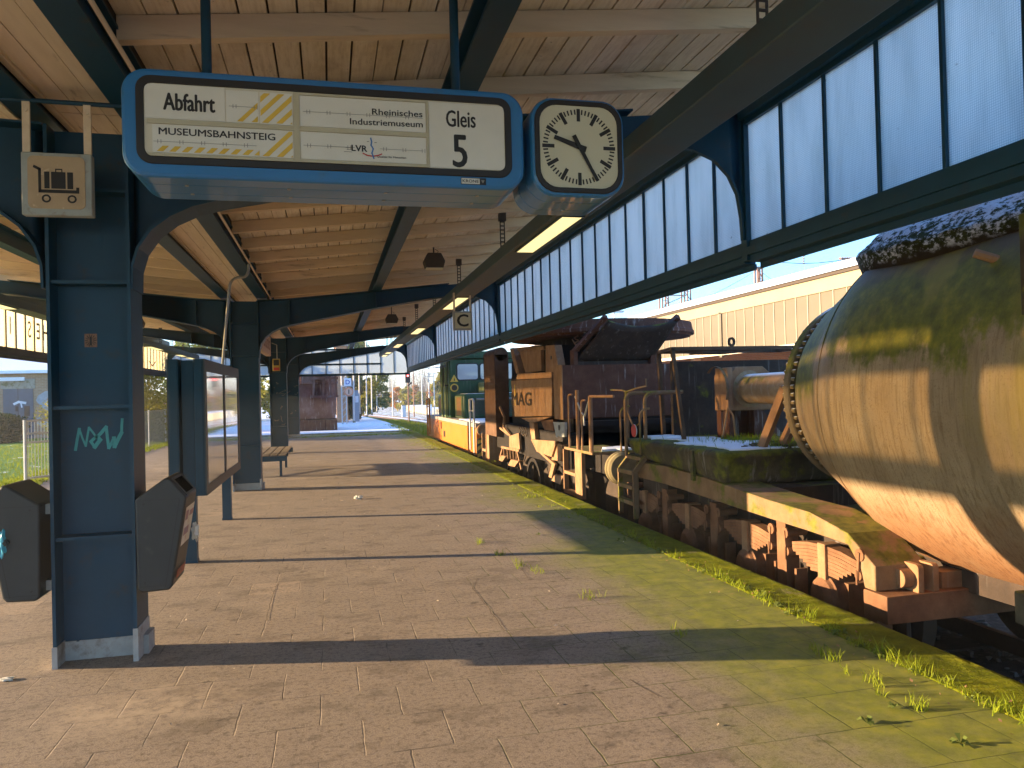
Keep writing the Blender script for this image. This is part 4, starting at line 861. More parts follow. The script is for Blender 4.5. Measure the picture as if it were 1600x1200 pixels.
# ================================================================== TORPEDO LADLE WAGON
LX, LZ = 5.3, 1.5
tw = thing('torpedo_ladle_wagon', (LX, 5, -.8), 'huge mossy ladle wagon with a tan torpedo-shaped vessel, nearest on the track', 'ladle wagon')
prof = [(-2.2, .98), (-1.6, 1.2), (-.7, 1.4), (0, 1.48), (2.0, 1.495), (4.4, 1.495), (4.9, 1.495), (5.2, 1.475), (5.4, 1.43), (5.7, 1.3), (6.0, 1.172), (6.3, 1.055), (6.5, .955), (6.62, .875)]
m = MB(); pp = []
for (ya, ra), (yb, rb) in zip(prof[:-1], prof[1:]):
    n_ = max(1, int((yb - ya) / .12))
    pp += [(ya + (yb - ya) * k / n_, ra + (rb - ra) * k / n_) for k in range(n_)]
pp.append(prof[-1]); m.lathe(pp, 'y', (LX, LZ), 128)
def dish(m):            # the conical end is dished: its upper half leans towards the mouth
    out = []
    for x, y, z in m.v:
        w = max(0, min(1, (y - 5.35) / 1.0)); w = w * w * (3 - 2 * w); out.append((x, y - w * 0, z))
    m.v = out; return m
ves = dish(m).build('ladle_vessel', 'ladle', tw, smooth=.8)
for yy_, r in ((5.62, 1.338), (3.2, 1.5)):
    m = MB(); m.lathe([(yy_ - .008, r - .004), (yy_ - .004, r + .005), (yy_ + .004, r + .004), (yy_ + .008, r - .006)], 'y', (LX, LZ), 96); dish(m).build('weld_seam', 'ladle', ves, smooth=.9)
m = MB(); m.lathe([(6.66, .86), (6.64, .925), (6.65, .94), (6.72, .94), (6.735, .925), (6.735, .2)], 'y', (LX, LZ), 72)
for k in range(74):
    a = k * 2 * PI / 74; c = Vector((LX + .903 * math.cos(a), 0, LZ + .903 * math.sin(a))); w = .0195 + .003 * math.sin(k * 2.3)
    m.cyl(c + Vector((0, 6.59, 0)), c + Vector((0, 6.77, 0)), w, 7)
dish(m).build('bolted_flange', mat_rust('flange_rust', (.14, .1, .06), (.22, .165, .1), (.32, .25, .16), .1, moss=.5, snow=.8), ves, smooth=.7)
m = MB(); m.lathe([(6.63, .27), (6.95, .235), (7.0, .205), (8.9, .19), (8.92, .24), (9.0, .24), (9.0, .0)], 'y', (LX, 1.56), 36)
for k in range(6): a = .3 + k * PI / 3; m.prism([(6.62, .26), (6.98, .22), (6.62, .52)], 'x', -.012, .012) if False else m.beam((LX + .22 * math.cos(a), 6.98, 1.56 + .22 * math.sin(a)), (LX + .42 * math.cos(a), 6.64, 1.56 + .42 * math.sin(a)), .03, .1, (math.cos(a), 0, math.sin(a)))
m.box(LX - .05, LX + .05, 7.05, 7.15, 1.76, 1.84); m.build('trunnion', mat_rust('trunnion_rust', (.2, .12, .06), (.3, .2, .11), (.42, .32, .2), .35, 5, snow=1.2, moss=.3), ves, smooth=.6)
# mouth cover: thick crust over the top, mossy and snowed on
def rad(y):
    for (ya, ra), (yb, rb) in zip(prof[:-1], prof[1:]):
        if ya <= y <= yb: return ra + (rb - ra) * (y - ya) / (yb - ya)
    return prof[-1][1]
from mathutils import noise as mn
def cover(y0, y1, nu, nv):
    vs = []; fs = []
    for j in range(nv + 1):
        y = y0 + (y1 - y0) * j / nv; R0 = rad(y); zl = 2.50 - .03 * math.sin(y * 3); al = math.asin(min(.98, (zl - LZ) / R0)); a0_ = PI - al; a1_ = al
        for i in range(nu + 1):
            t = i / nu; a = a0_ + (a1_ - a0_) * t; e = min(1, min(i, nu - i) / 3, (nv - j) / 2 + .2 if y1 > 5 else 1)
            base = .1 * max(.15, e) + .02 * (1 if 0 < i < nu else 0)
            p = Vector((LX + R0 * math.cos(a), y, LZ + R0 * math.sin(a))); nn = mn.fractal(p * 5.0, .7, 2.2, 5) * .024 + mn.fractal(p * 1.6, .8, 2, 3) * .03
            d = Vector((math.cos(a), .25 if y > 5.3 else 0, math.sin(a))); vs.append(p + d * (base + nn * max(.2, e)))
    o = len(vs)
    for j in range(nv + 1):
        y = y0 + (y1 - y0) * j / nv; R0 = rad(y) - .03
        for i in (0, nu): v = vs[j * (nu + 1) + i]; q = Vector((LX - v.x, 0, LZ - v.z)).normalized() * .14; vs.append(Vector((v.x + q.x, v.y, v.z + q.z + (.0))))
    for j in range(nv):
        for i in range(nu): k = j * (nu + 1) + i; fs.append((k, k + 1, k + nu + 2, k + nu + 1))
        k = j * (nu + 1); fs.append((k, k + nu + 1, o + 2 * (j + 1), o + 2 * j)); fs.append((k + nu, k + 2 * nu + 1, o + 2 * (j + 1) + 1, o + 2 * j + 1))
    mm = MB(); mm.add(vs, fs); return dish(mm)
cover(1.2, 5.7, 120, 230).build('mouth_cover', 'cover', ves, smooth=1.2, fix=False)
q = AX(1535, 400, 3.98); m = MB(); m.cyl(q + Vector((.14, -.03, -.04)), q + Vector((.0, .06, .03)), .03, 9); m.build('lug', 'rust_tan', ves)
q = AX(1597, 420, 3.9); m = MB(); m.box(q.x - .02, q.x + .2, q.y - .14, q.y + .0, 1.95, 2.55); m.build('cover_bracket', 'slab_moss', ves, bevel=.01)
# deck over the bogie
m = MB(); m.hexa([(3.93, 7.16, .56), (6.7, 7.16, .56), (6.7, 9.55, .70), (3.93, 9.55, .70), (3.87, 7.1, .93), (6.75, 7.1, .93), (6.75, 9.75, .93), (3.87, 9.75, .93)]); dk = m.build('deck', 'slab_moss', tw, bevel=.07, seg=4)
m = MB(); m.box(3.865, 3.9, 7.72, 7.78, .57, .9); m.build('deck_rib', 'slab_moss', dk, smooth=0)
def blob_sheet(name, pts, z, mat, par, h=.012, seed=1):
    rr = random.Random(seed); m = MB(); n_ = len(pts); cx_ = sum(p[0] for p in pts) / n_; cy_ = sum(p[1] for p in pts) / n_; out = []
    for k in range(n_):
        a, b = pts[k], pts[(k + 1) % n_]
        for t in range(8): f = t / 8; out.append((a[0] + (b[0] - a[0]) * f + rr.uniform(-.04, .04), a[1] + (b[1] - a[1]) * f + rr.uniform(-.04, .04)))
    m.prism(out, 'z', z, z + h); return m.build(name, mat, par, smooth=0)
sn = [(4.05, 7.16), (5.1, 7.22), (5.3, 7.5), (4.9, 7.8), (5.1, 8.2), (4.7, 8.5), (4.9, 9.2), (4.4, 9.5), (4.2, 9.3), (4.35, 8.7), (3.98, 8.4), (4.1, 7.9)]
blob_sheet('snow_patch', sn, .93, 'snow', dk); blob_sheet('snow_patch', [(4.05, 9.2), (4.5, 9.3), (4.45, 9.6), (4.1, 9.6)], .935, 'snow', dk, .03, 3)
m = MB(); rr = random.Random(5)
def blade(m, x, y, z, h, rr, w=.006, lean=.5):
    a = rr.uniform(0, 2 * PI); b = rr.uniform(0, 2 * PI); l = h * lean * rr.uniform(.2, 1); dx, dy = math.cos(a) * w / 2, math.sin(a) * w / 2; ex, ey = math.cos(b) * l, math.sin(b) * l
    m.add([(x - dx, y - dy, z), (x + dx, y + dy, z), (x + ex * .4 + dx * .8, y + ey * .4 + dy * .8, z + h * .6), (x + ex * .4 - dx * .8, y + ey * .4 - dy * .8, z + h * .6), (x + ex, y + ey, z + h)], [(0, 1, 2, 3), (3, 2, 4)])
for k in range(900):
    x, y = (rr.gauss(4.95, .3), rr.gauss(8.3, .35)) if k < 600 else (rr.gauss(4.75, .15), rr.gauss(7.4, .16))
    if 4.0 < x < 6 and 7.15 < y < 9.6: blade(m, x, y, .93, rr.uniform(.02, .1), rr)
o = m.build('moss_growth', 'blade', dk, smooth=0, fix=False); o['kind'] = 'stuff'
m = MB()
for k in range(60):
    x, y = rr.gauss(4.75, .22), rr.gauss(7.5, .2)
    if x > 4 and y > 7.15: s_ = rr.uniform(.02, .06); m.hexa([(x + dx * s_ * 2, y + dy * s_ + dz * s_ * .2, .93 + dz * s_ * .6) for dz in (0, 1) for dx, dy in ((0, 0), (1, .2), (.9, 1.1), (.1, 1))])
o = m.build('debris', 'slab_moss', dk, smooth=0); o['kind'] = 'stuff'
m = MB(); m.box(4.45, 6.2, 6.9, 9.9, .2, .56); m.box(3.95, 4.3, 8.55, 9.3, .25, .66); m.box(4.6, 6.0, 2.5, 7.0, .02, .22); m.build('underframe', 'rust_dark', tw, smooth=0)
m = MB(); m.box(4.5, 5.9, 6.2, 7.1, .22, .34); m.box(4.45, 4.95, 5.2, 6.9, .1, .2); m.build('bolster', 'slab_moss', tw, bevel=.02)
# side beams, pedestals, springs, axle boxes, wheels
BEAM = [(9.35, .64), (8.5, .66), (7.53, .625), (6.3, .545), (5.68, .53), (5.2, .43), (4.9, .235), (4.9, .05), (5.02, .05), (5.06, .19), (5.2, .34), (5.73, .36), (6.31, .375), (8.5, .44), (9.35, .44)]
TOPS = BEAM[:8]; BOTS = BEAM[8:][::-1]
for side in (0, 1):
    xa = 3.9 if side == 0 else 6.28; m = MB()
    for (a, b, c, d) in ((0, 1, 14, 13), (1, 2, 13, None), (2, 3, None, 12), (3, 4, 12, 11), (4, 5, 11, 10), (5, 6, 10, 9), (6, 7, 9, 8)):
        A, B = BEAM[a], BEAM[b]
        lo = lambda y: next((za + (zb_ - za) * (ya - y) / (ya - yb) for (ya, za), (yb, zb_) in zip(BOTS[:-1], BOTS[1:]) if yb <= y <= ya and ya > yb), 0)
        Cc = BEAM[c] if c is not None else (A[0], lo(A[0])); D = BEAM[d] if d is not None else (B[0], lo(B[0])); m.prism([A, B, D, Cc], 'x', xa, xa + .44)
    m.build('bogie_side_beam', 'rust_moss', tw, bevel=.008)
    m = MB(); m.box(xa + .3, xa + .34, 5.4, 9.4, -.62, .4); m.box(xa + .3, xa + .34, 4.95, 5.4, -.62, .1); m.build('bogie_plate', 'rust_dark', tw, smooth=0); m = MB()  # inner plate coloured dark to paint shaded gaps behind springs and pedestals
    for y in (4.99, 6.14, 7.39, 8.6): zt_ = .37 if y > 5 else .02; m.box(xa + .02, xa + .06, y - .07, y + .07, -.42, zt_); m.box(xa + .06, xa + .16, y - .06, y + .06, -.42, zt_); m.build('pedestal', 'rust', tw, smooth=0); m = MB()
    for y in (5.05, 5.98, 6.3, 7.2, 7.55, 8.45, 8.8): m.box(xa + .05, xa + .16, y - .015, y + .015, -.5, -.02); m.build('horn_guide', 'rust', tw, smooth=0); m = MB()
AXY = [5.55, 6.75, 7.98, 9.2]
for y in AXY:
    m = MB(); m.beam((4.4, y, -.28), (6.2, y, -.28), .16, .16); ax_ = None
    for xs_, sg in ((4.55, -1), (6.05, 1)):
        m = MB(); m.lathe([(xs_ - .02 * sg, .43), (xs_ - .015 * sg, .5), (xs_ + .1 * sg, .49), (xs_ + .11 * sg, .1)][::1], 'x', (y, -.28), 40); m.lathe([(xs_ + .0, .14), (xs_ + .2 * sg, .12)], 'x', (y, -.28), 20); m.build('wheel', 'wheel', tw)
for side in (0, 1):
    x0_ = 3.9 if side == 0 else 6.72; sg = 1 if side == 0 else -1
    X = lambda a: x0_ + sg * a
    for y in AXY:
        m = MB(); m.lathe([(X(.3), .17), (X(.04), .165), (X(.03), .15), (X(.0), .14), (X(-.04), .09), (X(-.05), .0)][:: 1], 'x', (y, -.14), 24); m.box(*sorted((X(.13), X(.3))), y - .17, y + .17, -.36, -.02); bxo = m.build('axle_box', 'rust', tw, smooth=.5)
        m = MB(); hl = .44; nl = 8
        top = lambda t: .27 - .035 * t * t
        for k in range(nl):
            l = hl * (1 - max(0, k - 2) * .115); zt = .27 - k * .03
            for a, b in ((-1, -.5), (-.5, 0), (0, .5), (.5, 1)):
                ya, yb = y + a * l, y + b * l; za, zb2 = zt - .05 * (a * l / hl) ** 2, zt - .05 * (b * l / hl) ** 2
                xa, xb = sorted((X(.03 + .0015 * (k % 2)), X(.15))); m.hexa([(xa, ya, za - .0275), (xb, ya, za - .0275), (xb, yb, zb2 - .0275), (xa, yb, zb2 - .0275), (xa, ya, za), (xb, ya, za), (xb, yb, zb2), (xa, yb, zb2)])
        sp = m.build('leaf_spring', 'rust', tw, smooth=0)
        m = MB(); m.box(*sorted((X(.005), X(.16))), y - .05, y + .05, -.03, .285); m.build('spring_buckle', 'rust_tan', sp, bevel=.006)
        for s_ in (-1, 1):
            m = MB(); yh = y + s_ * .49; m.cyl((X(.0), yh, .29), (X(.2), yh, .29), .035, 12); m.cyl((X(-.01), yh, .29), (X(.01), yh, .29), .05, 10); m.cyl((X(-.01), yh - s_ * .02, .13), (X(.06), yh - s_ * .02, .13), .04, 10)
            m.beam((X(.012), yh, .31), (X(.012), yh - s_ * .02, .1), .022, .062, (1, 0, 0)); m.cyl((X(-.02), yh - s_ * .02, .06), (X(-.02), yh - s_ * .02, .17), .01, 6); m.build('spring_hanger', 'rust', sp)
m = MB(); m.box(3.888, 5.6, 4.77, 5.02, -.16, .045); es = m.build('end_sill', 'rust', tw, bevel=.006)
m = MB()
for x in (4.17, 4.30): m.prism(rrect(4.72 + .06, 4.98, .03, .25, .03), 'x', x, x + .05)
m.cyl((4.08, 4.88, .14), (4.17, 4.88, .14), .07, 16); m.box(4.42, 4.9, 4.83, 4.99, .045, .17); m.build('coupling_lug', 'rust_tan', es, bevel=.004)
m = MB(); m.box(4.25, 4.9, 1.5, 4.05, .03, .24); m.build('drawbar_beam', 'slab_moss', tw, bevel=.01)
# end ladder, rails, cage, bearing
lad = None
m = MB()
for y in (9.68, 9.17): m.beam((3.78, y, -.07), (3.78, y, .53), .035, .06, (1, 0, 0)); m.beam((3.78, y, .53), (3.93, y - .02, .72), .035, .06, (1, 0, 0))
for z in (.1, .3, .49): m.box(3.74, 3.82, 9.17, 9.68, z, z + .05)
m.box(3.86, 3.98, 9.17, 9.68, .67, .715); m.tube([(3.92, 9.42, .7), (3.92, 9.42, -.1)], .015, 6); m.build('end_ladder', 'rust_moss', tw, smooth=0)
def hoop(y, z0_, z1_, x0_, x1_, r=.024, mat='rust_tan', name='handrail', par=None):
    m = MB(); m.tube([(x0_, y, z0_), (x0_, y, z1_ - .12)] + arc((x0_, y, z1_ - .12), (x0_, y, z1_), (x0_ + .14, y, z1_), 6) + [(x1_, y, z1_)], r, 8); return m.build(name, mat, par or tw)
hoop(9.63, .7, 1.54, 3.86, 4.7, .026, 'rust_moss'); hoop(9.35, .9, 1.54, 4.02, 4.55, .026, 'rust_moss')
hoop(9.82, .75, 1.36, 3.86, 4.0, .014, 'rust_moss'); hoop(9.2, .75, 1.34, 3.88, 4.0, .014, 'rust_moss')
m = MB(); m.tube([(3.88, 9.6, 1.28), (3.9, 9.45, 1.08), (3.92, 9.3, 1.15), (3.92, 9.2, 1.3)], .012, 6); ch = m.build('chain', 'rust_moss', tw)
q = AX(991, 673, 3.9); m = MB(); m.lathe([(q.x - .006, .085), (q.x + .006, .085)], 'x', (q.y, q.z), 24); sg_ = m.build('warning_disc', 'white', ch)
m = MB(); m.lathe([(q.x - .008, .062), (q.x - .0085, .085)], 'x', (q.y, q.z), 24); strip(m, [(q.x - .009, q.y - .05, q.z - .05), (q.x - .009, q.y + .05, q.z + .05)], .02, (1, 0, 0)); m.build('red_ring', 'red', sg_, smooth=0, fix=False)
q = AX(979, 612, 4.0); m = MB(); m.tube([(q.x, q.y, .9), (q.x, q.y, q.z)], .03, 8); m.tube([q + Vector((-.02, .55, .03)), q + Vector((0, .15, .02)), q], .012, 6); m.tube([q, q + Vector((.05, -.2, .04)), q + Vector((.1, -.45, .07)), q + Vector((.1, -.45, .17))], .012, 6); m.build('brake_handle', 'rust_moss', tw)
MT['cage'] = mat_rust('cage_rust', (.05, .032, .022), (.1, .06, .035), (.16, .09, .05), .1); CF = {'a': (4.35, 8.9), 'b': (4.46, 9.75)}
m = MB(); zt = 2.09
m.beam((4.35, 8.9, .93), (4.22, 8.9, zt), .045, .045); m.beam((4.46, 9.75, .93), (4.42, 9.75, zt), .05, .05)
for a, b in (((4.2, 8.9, zt), (6.3, 8.9, zt)), ((4.4, 9.75, zt), (6.3, 9.75, zt)), ((4.22, 8.9, zt), (4.42, 9.75, zt)), ((6.25, 8.9, zt), (6.25, 9.75, zt)), ((4.8, 8.9, zt), (4.55, 9.75, zt)), ((5.5, 8.9, zt), (5.1, 9.75, zt))): m.beam(a, b, .045, .045)
m.beam((6.25, 8.9, .93), (6.25, 8.9, zt), .045, .045); m.box(4.8, 5.3, 9.2, 9.6, 2.04, 2.07); m.ring([(5.05 + .05 * math.cos(k * PI / 8), 2.17 + .06 * math.sin(k * PI / 8)) for k in range(16)], [(5.05 + .025 * math.cos(k * PI / 8), 2.17 + .033 * math.sin(k * PI / 8)) for k in range(16)], 'y', 8.89, 8.92)
m.build('cage_frame', 'cage', tw, smooth=0)
m = MB(); m.box(4.72, 6.9, 9.98, 10.05, .75, 1.97); m.build('end_plate', 'rust_dark', tw, smooth=0)
m = MB(); m.prism([(5.0, 1.28), (5.62, 1.28), (5.62, 1.75), (5.5, 1.85), (5.12, 1.85), (5.0, 1.75)], 'y', 8.92, 9.3); m.box(4.96, 5.04, 8.88, 9.2, 1.29, 1.84); br = m.build('bearing_block', 'rust_tan', tw, bevel=.012)
m = MB(); m.box(5.0, 5.06, 8.92, 9.25, .93, 1.28); m.box(5.35, 5.4, 8.92, 9.25, .93, 1.28); m.hexa([(5.4, 8.95, .93), (5.8, 8.95, .93), (5.8, 9.2, .93), (5.4, 9.2, .93), (5.4, 8.95, 1.28), (5.5, 8.95, 1.28), (5.5, 9.2, 1.28), (5.4, 9.2, 1.28)]); m.box(5.06, 5.35, 9.1, 9.14, .93, 1.28); m.build('bearing_stand', 'rust_red', tw, smooth=0)
m = MB(); m.tube([(4.97, 8.9, 1.33), (4.85, 8.85, .94)], .014, 6); m.tube([(4.97, 8.9, 1.33), (5.02, 8.86, 1.22), (5.04, 8.84, .94)], .014, 6); m.lathe([(4.9, .3), (4.92, .305), (4.94, .3)], 'x', (9.1, 1.56), 24, .8, 3.6); m.build('lubricating_pipe', 'rust_moss', br)
m = MB()
for (a, b) in (((1190, 690), (1226, 607)), ((1222, 705), (1262, 612))): p1 = AY(*a, 7.35); p2 = AY(*b, 7.0); p1.z = .93; m.beam(p1, p2, .11, .05, (1, 0, 0))
m.build('strut', 'rust_tan', tw, smooth=0)
m = MB()
for y in (10.12,): m.lathe([(y, .04), (y + .0, .20), (y + .03, .235), (y + .06, .235), (y + .07, .12), (y + .4, .1)], 'y', (4.02, .47), 32)
bf = m.build('buffer', mat_rust('buffer_rust', (.15, .12, .06), (.24, .19, .1), (.34, .28, .15), .1), tw)

# ================================================================== SLAG LADLE WAGON
dw = thing('slag_ladle_wagon', (LX, 14.5, -.8), 'rusty brown slag wagon with a red-brown end box and a dark tipping spout', 'ladle wagon')
m = MB(); m.lathe([(10.55, .1), (10.3, .12), (10.29, .235), (10.26, .235), (10.23, .2), (10.22, .04)], 'y', (4.02, .47), 32); m.build('buffer', bpy.data.materials['buffer_rust'], dw)
m = MB(); m.box(3.87, 6.9, 12.46, 12.95, 1.11, 2.03); ebx = m.build('end_box', 'rust_red', dw, bevel=.01)
m = MB(); m.box(3.855, 3.869, 12.45, 12.96, 1.10, 2.04); m.build('lit_box_side', 'rust_tan', ebx, smooth=0)  # lighter plate paints the sun onto the box's left face
m = MB(); m.box(4.0, 6.8, 12.5, 18.6, .25, .85); m.box(4.4, 6.6, 10.6, 12.5, .2, .55); m.box(4.2, 6.8, 12.5, 12.6, .55, 1.1); m.box(4.1, 6.7, 12.2, 12.45, .98, 1.07); m.build('underframe', 'deep_shade', dw, smooth=0)
def yz(px_, py_, x): q = AX(px_, py_, x); return (q.y, q.z)
Z5 = lambda u, v: (735 + u / 5.4545, 540 + v / 5.4545)
def plate(name, pts, x, th, mat, par=None, bevel=.004, z5=True): m = MB(); m.prism([yz(*(Z5(*p) if z5 else p), x) for p in pts], 'x', x, x + th); return m.build(name, mat, par or dw, bevel=bevel)
sp_ = plate('side_plate', [(345, 300), (693, 280), (693, 600), (378, 605)], 3.88, .06, 'rust_tan')
P0 = AX(*Z5(365, 505), 3.876); P1 = AX(*Z5(522, 505), 3.876)
text('raised_lettering', 'MAG', 'rust_dark', sp_, (3.868, P0.y + .1, AX(*Z5(440, 508), 3.87).z), width=(P0.y - P1.y) + .1, height=AX(*Z5(440, 400), 3.87).z - AX(*Z5(440, 508), 3.87).z, u=(0, -1, 0), v=(0, 0, 1), bold=.03)
m = MB(); m.box(3.875, 4.1, 15.95, 16.0, 1.3, 1.75); m.build('bent_edge', 'yellow', sp_, smooth=0)
plate('upper_ledge', [(340, 290), (390, 285), (400, 240), (690, 225), (692, 278), (520, 285)], 3.9, .12, 'rust_tan')
m = MB(); m.prism([yz(*Z5(*p), 4.1) for p in ((345, 20), (620, -5), (745, -5), (745, 280), (400, 280), (415, 235))], 'x', 4.14, 5.2); m.build('yoke_body', 'deep_shade', dw, smooth=0)
m = MB(); m.box(4.2, 6.6, 12.95, 17.6, .85, 1.95); m.box(4.5, 6.6, 16.4, 18.1, .6, 2.35); m.build('dark_backing_body', 'deep_shade', dw, smooth=0)  # added dark body, fills the view behind the side plate with shade
plate('yoke_rib', [(335, 25), (362, 20), (415, 235), (388, 240)], 3.95, .2, 'rust_tan')
plate('yoke_web', [(415, 45), (600, 35), (605, 215), (470, 235)], 4.06, .07, 'rust_tan')
plate('yoke_rib', [(395, 20), (620, 5), (625, 35), (400, 45)], 3.98, .2, 'rust_tan')
yr = plate('yoke_rib', [(640, 0), (715, -5), (745, 165), (690, 240), (640, 240)], 3.96, .14, 'rust_tan')
q = AX(*Z5(687, 102), 3.955); m = MB(); m.lathe([(q.x - .003, .035), (q.x + .02, .03)], 'x', (q.y, q.z), 16); m.build('bolt_hole', 'rubber', yr)
m = MB(); m.lathe([(.75, .4), (.9, .8), (1.3, 1.0), (2.0, 1.1), (2.5, 1.16), (2.62, 1.2), (2.6, 1.0)], 'z', (5.35, 14.6), 64); m.build('slag_pot', 'rust_dark', dw)
m = MB(); m.lathe([(2.60, 1.3), (2.60, 1.78), (2.64, 1.8), (2.64, 1.85), (2.70, 1.85), (2.72, 1.83), (2.86, 1.8), (2.88, 1.5), (2.80, 1.3)], 'z', (5.3, 14.5), 96); m.build('pot_rim', 'rust_red', dw, smooth=.4)
m = MB(); rr = random.Random(11)
for k in range(26): a = rr.uniform(0, 2 * PI); r = rr.uniform(.3, 1.5); s_ = rr.uniform(.1, .3); cxx, cyy = 5.3 + r * math.cos(a), 14.5 + r * math.sin(a); m.lathe([(2.8, s_ * 1.6), (2.9, s_ * 1.1), (2.9 + s_ * .25, 0.001)], 'z', (cxx, cyy), 9)
m.lathe([(2.8, 1.45), (2.83, 0.001)], 'z', (5.3, 14.5), 24); m.build('slag_crust', 'rust_dark', dw, smooth=.3)
# tipping spout: hollow lip towards the camera
m = MB(); nu, nv = 20, 8; g = []
for j in range(nv + 1):
    t = j / nv; y = 12.75 - .75 * t; zb_, w0_, w1_ = 2.08 + .64 * t ** 1.1, 4.18 + .38 * t, 5.6 + .2 * t
    for i in range(nu + 1): s_ = i / nu; g.append(Vector((w0_ + (w1_ - w0_) * s_, y + .12 * math.sin(PI * s_) * t, zb_ - (.09 * math.sin(PI * s_)) * t)))
for j in range(nv):
    for i in range(nu): k = j * (nu + 1) + i; m.quad(g[k], g[k + 1], g[k + nu + 2], g[k + nu + 1])
o = m.build('tipping_spout', 'rust_dark', dw, smooth=.7); sm = o.modifiers.new('thick', 'SOLIDIFY'); sm.thickness = .05; sm.offset = 1
m = MB()
for (pts_, xx) in (([(12.8, 2.0), (12.72, 2.3), (11.95, 2.84), (11.93, 2.75), (12.62, 2.12)], 4.16),): 
    m.hexa([(4.12, 12.8, 2.03), (4.2, 12.8, 2.03), (4.2, 12.6, 2.03), (4.12, 12.6, 2.03), (4.12, 12.8, 2.3), (4.2, 12.8, 2.3), (4.2, 12.6, 2.28), (4.12, 12.6, 2.28)])
    m.hexa([(4.12, 12.8, 2.28), (4.2, 12.8, 2.28), (4.2, 12.6, 2.26), (4.12, 12.6, 2.26), (4.5, 12.08, 2.86), (4.56, 12.08, 2.84), (4.54, 11.98, 2.78), (4.46, 11.98, 2.80)])
    m.hexa([(5.55, 12.8, 2.03), (5.63, 12.8, 2.03), (5.63, 12.6, 2.03), (5.55, 12.6, 2.03), (5.62, 12.8, 2.5), (5.7, 12.8, 2.5), (5.68, 12.6, 2.48), (5.6, 12.6, 2.48)])
    m.hexa([(5.6, 12.8, 2.48), (5.7, 12.8, 2.48), (5.68, 12.6, 2.46), (5.58, 12.6, 2.46), (5.8, 12.05, 2.86), (5.86, 12.05, 2.84), (5.84, 11.95, 2.76), (5.76, 11.95, 2.78)])
cv_, cf_ = m.v, m.f; h_ = len(cv_) // 2
for s_ in (0, 1): m = MB(); m.add(cv_[s_ * h_:(s_ + 1) * h_], [tuple(i - s_ * h_ for i in f) for f in cf_[s_ * len(cf_) // 2:(s_ + 1) * len(cf_) // 2]]); m.build('spout_cheek', 'rust_red', dw, bevel=.006)
m = MB(); m.box(4.2, 5.6, 12.72, 12.78, 2.03, 2.2); m.build('spout_back', 'rust_dark', dw, smooth=0)
m = MB(); m.tube([(4.2 + .0, 12.9, 2.5)] + [(4.35 + .04 * math.cos(k * 1.3), 13.1 + .04 * math.sin(k * 1.3), 2.3 + k * .02) for k in range(24)], .012, 5); m.build('coil_spring', 'rust', dw)
# running gear below the plate
plate('funnel_plate', [(515, 800), (732, 815), (690, 950), (565, 905)], 3.86, .05, 'rust_tan'); plate('diagonal_brace', [(560, 890), (590, 900), (720, 1010), (690, 1130), (665, 1120), (690, 1010)], 3.9, .05, 'rust_tan')
plate('leg_plate', [(500, 660), (540, 660), (552, 800), (520, 798)], 3.9, .08, 'rust_tan'); plate('leg_plate', [(600, 640), (705, 630), (712, 780), (662, 808)], 4.02, .08, 'rust'); plate('sloping_apron', [(430, 618), (690, 605), (520, 665)], 3.95, .05, 'rust_tan')
gp = plate('gusset', [(705, 650), (802, 655), (800, 780), (730, 780)], 3.87, .05, 'metal'); plate('pipe_bracket', [(715, 830), (780, 845), (770, 985), (690, 975)], 3.9, .12, 'rust_tan'); plate('lower_step', [(690, 1150), (715, 1100), (790, 1110), (762, 1185)], 3.84, .1, 'rust_tan')
q = AX(*Z5(755, 700), 3.866); m = MB(); m.lathe([(q.x - .002, .05), (q.x + .01, .045)], 'x', (q.y, q.z), 16); m.build('lifting_hole', 'rubber', gp)
plate('step_frame', [(330, 770), (410, 745), (420, 885), (330, 870)], 3.88, .05, 'rust_tan')
m = MB()
for u in (290, 320, 345, 370, 395): m.beam(AX(*Z5(u, 870), 3.9), AX(*Z5(u + 5, 965), 3.9), .03, .05, (1, 0, 0))
m.beam(AX(*Z5(270, 865), 3.9), AX(*Z5(420, 895), 3.9), .05, .05); m.beam(AX(*Z5(280, 870), 3.9), AX(*Z5(255, 960), 3.9), .05, .05); m.beam(AX(*Z5(400, 890), 3.9), AX(*Z5(438, 1055), 3.9), .04, .05); m.build('grille_step', 'rust_tan', dw, smooth=0)
plate('tread', [(240, 975), (262, 935), (300, 945), (270, 990)], 3.84, .12, 'rust_tan'); plate('tread', [(318, 1020), (345, 970), (410, 985), (375, 1035)], 3.84, .12, 'rust_tan')
m = MB()
for a, b in (((235, 685), (330, 760)), ((290, 600), (285, 700)), ((285, 700), (345, 770)), ((250, 520), (285, 600))): m.beam(AX(*Z5(*a), 3.92), AX(*Z5(*b), 3.92), .045, .045)
m.build('pipework', 'rust_tan', dw, smooth=0)
m = MB(); rr = random.Random(2)
for k in range(4): a = AX(*Z5(410 + 20 * k, 690), 3.95); m.tube([a, a + Vector((.02, -.1, -.1)), a + Vector((0, -.02, -.2)), a + Vector((0, .12, -.16))], .012, 5)
m.build('hose', 'strap', dw)
for y in (11.6, 13.4, 15.4, 17.2):
    for xs_, sg in ((4.55, -1), (6.05, 1)): m = MB(); m.lathe([(xs_ - .02 * sg, .43), (xs_ - .015 * sg, .5), (xs_ + .1 * sg, .49), (xs_ + .11 * sg, .1)], 'x', (y, -.28), 36); m.build('wheel', 'wheel', dw)
m = MB()
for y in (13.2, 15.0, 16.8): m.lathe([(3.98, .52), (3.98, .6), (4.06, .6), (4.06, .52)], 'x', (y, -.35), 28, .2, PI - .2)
m.box(4.75, 4.8, 10.8, 18.5, -.8, .3)  # dark sheet set back, stands for the shade below the wagon
m.build('wheel_guard', 'deep_shade', dw, smooth=.5)
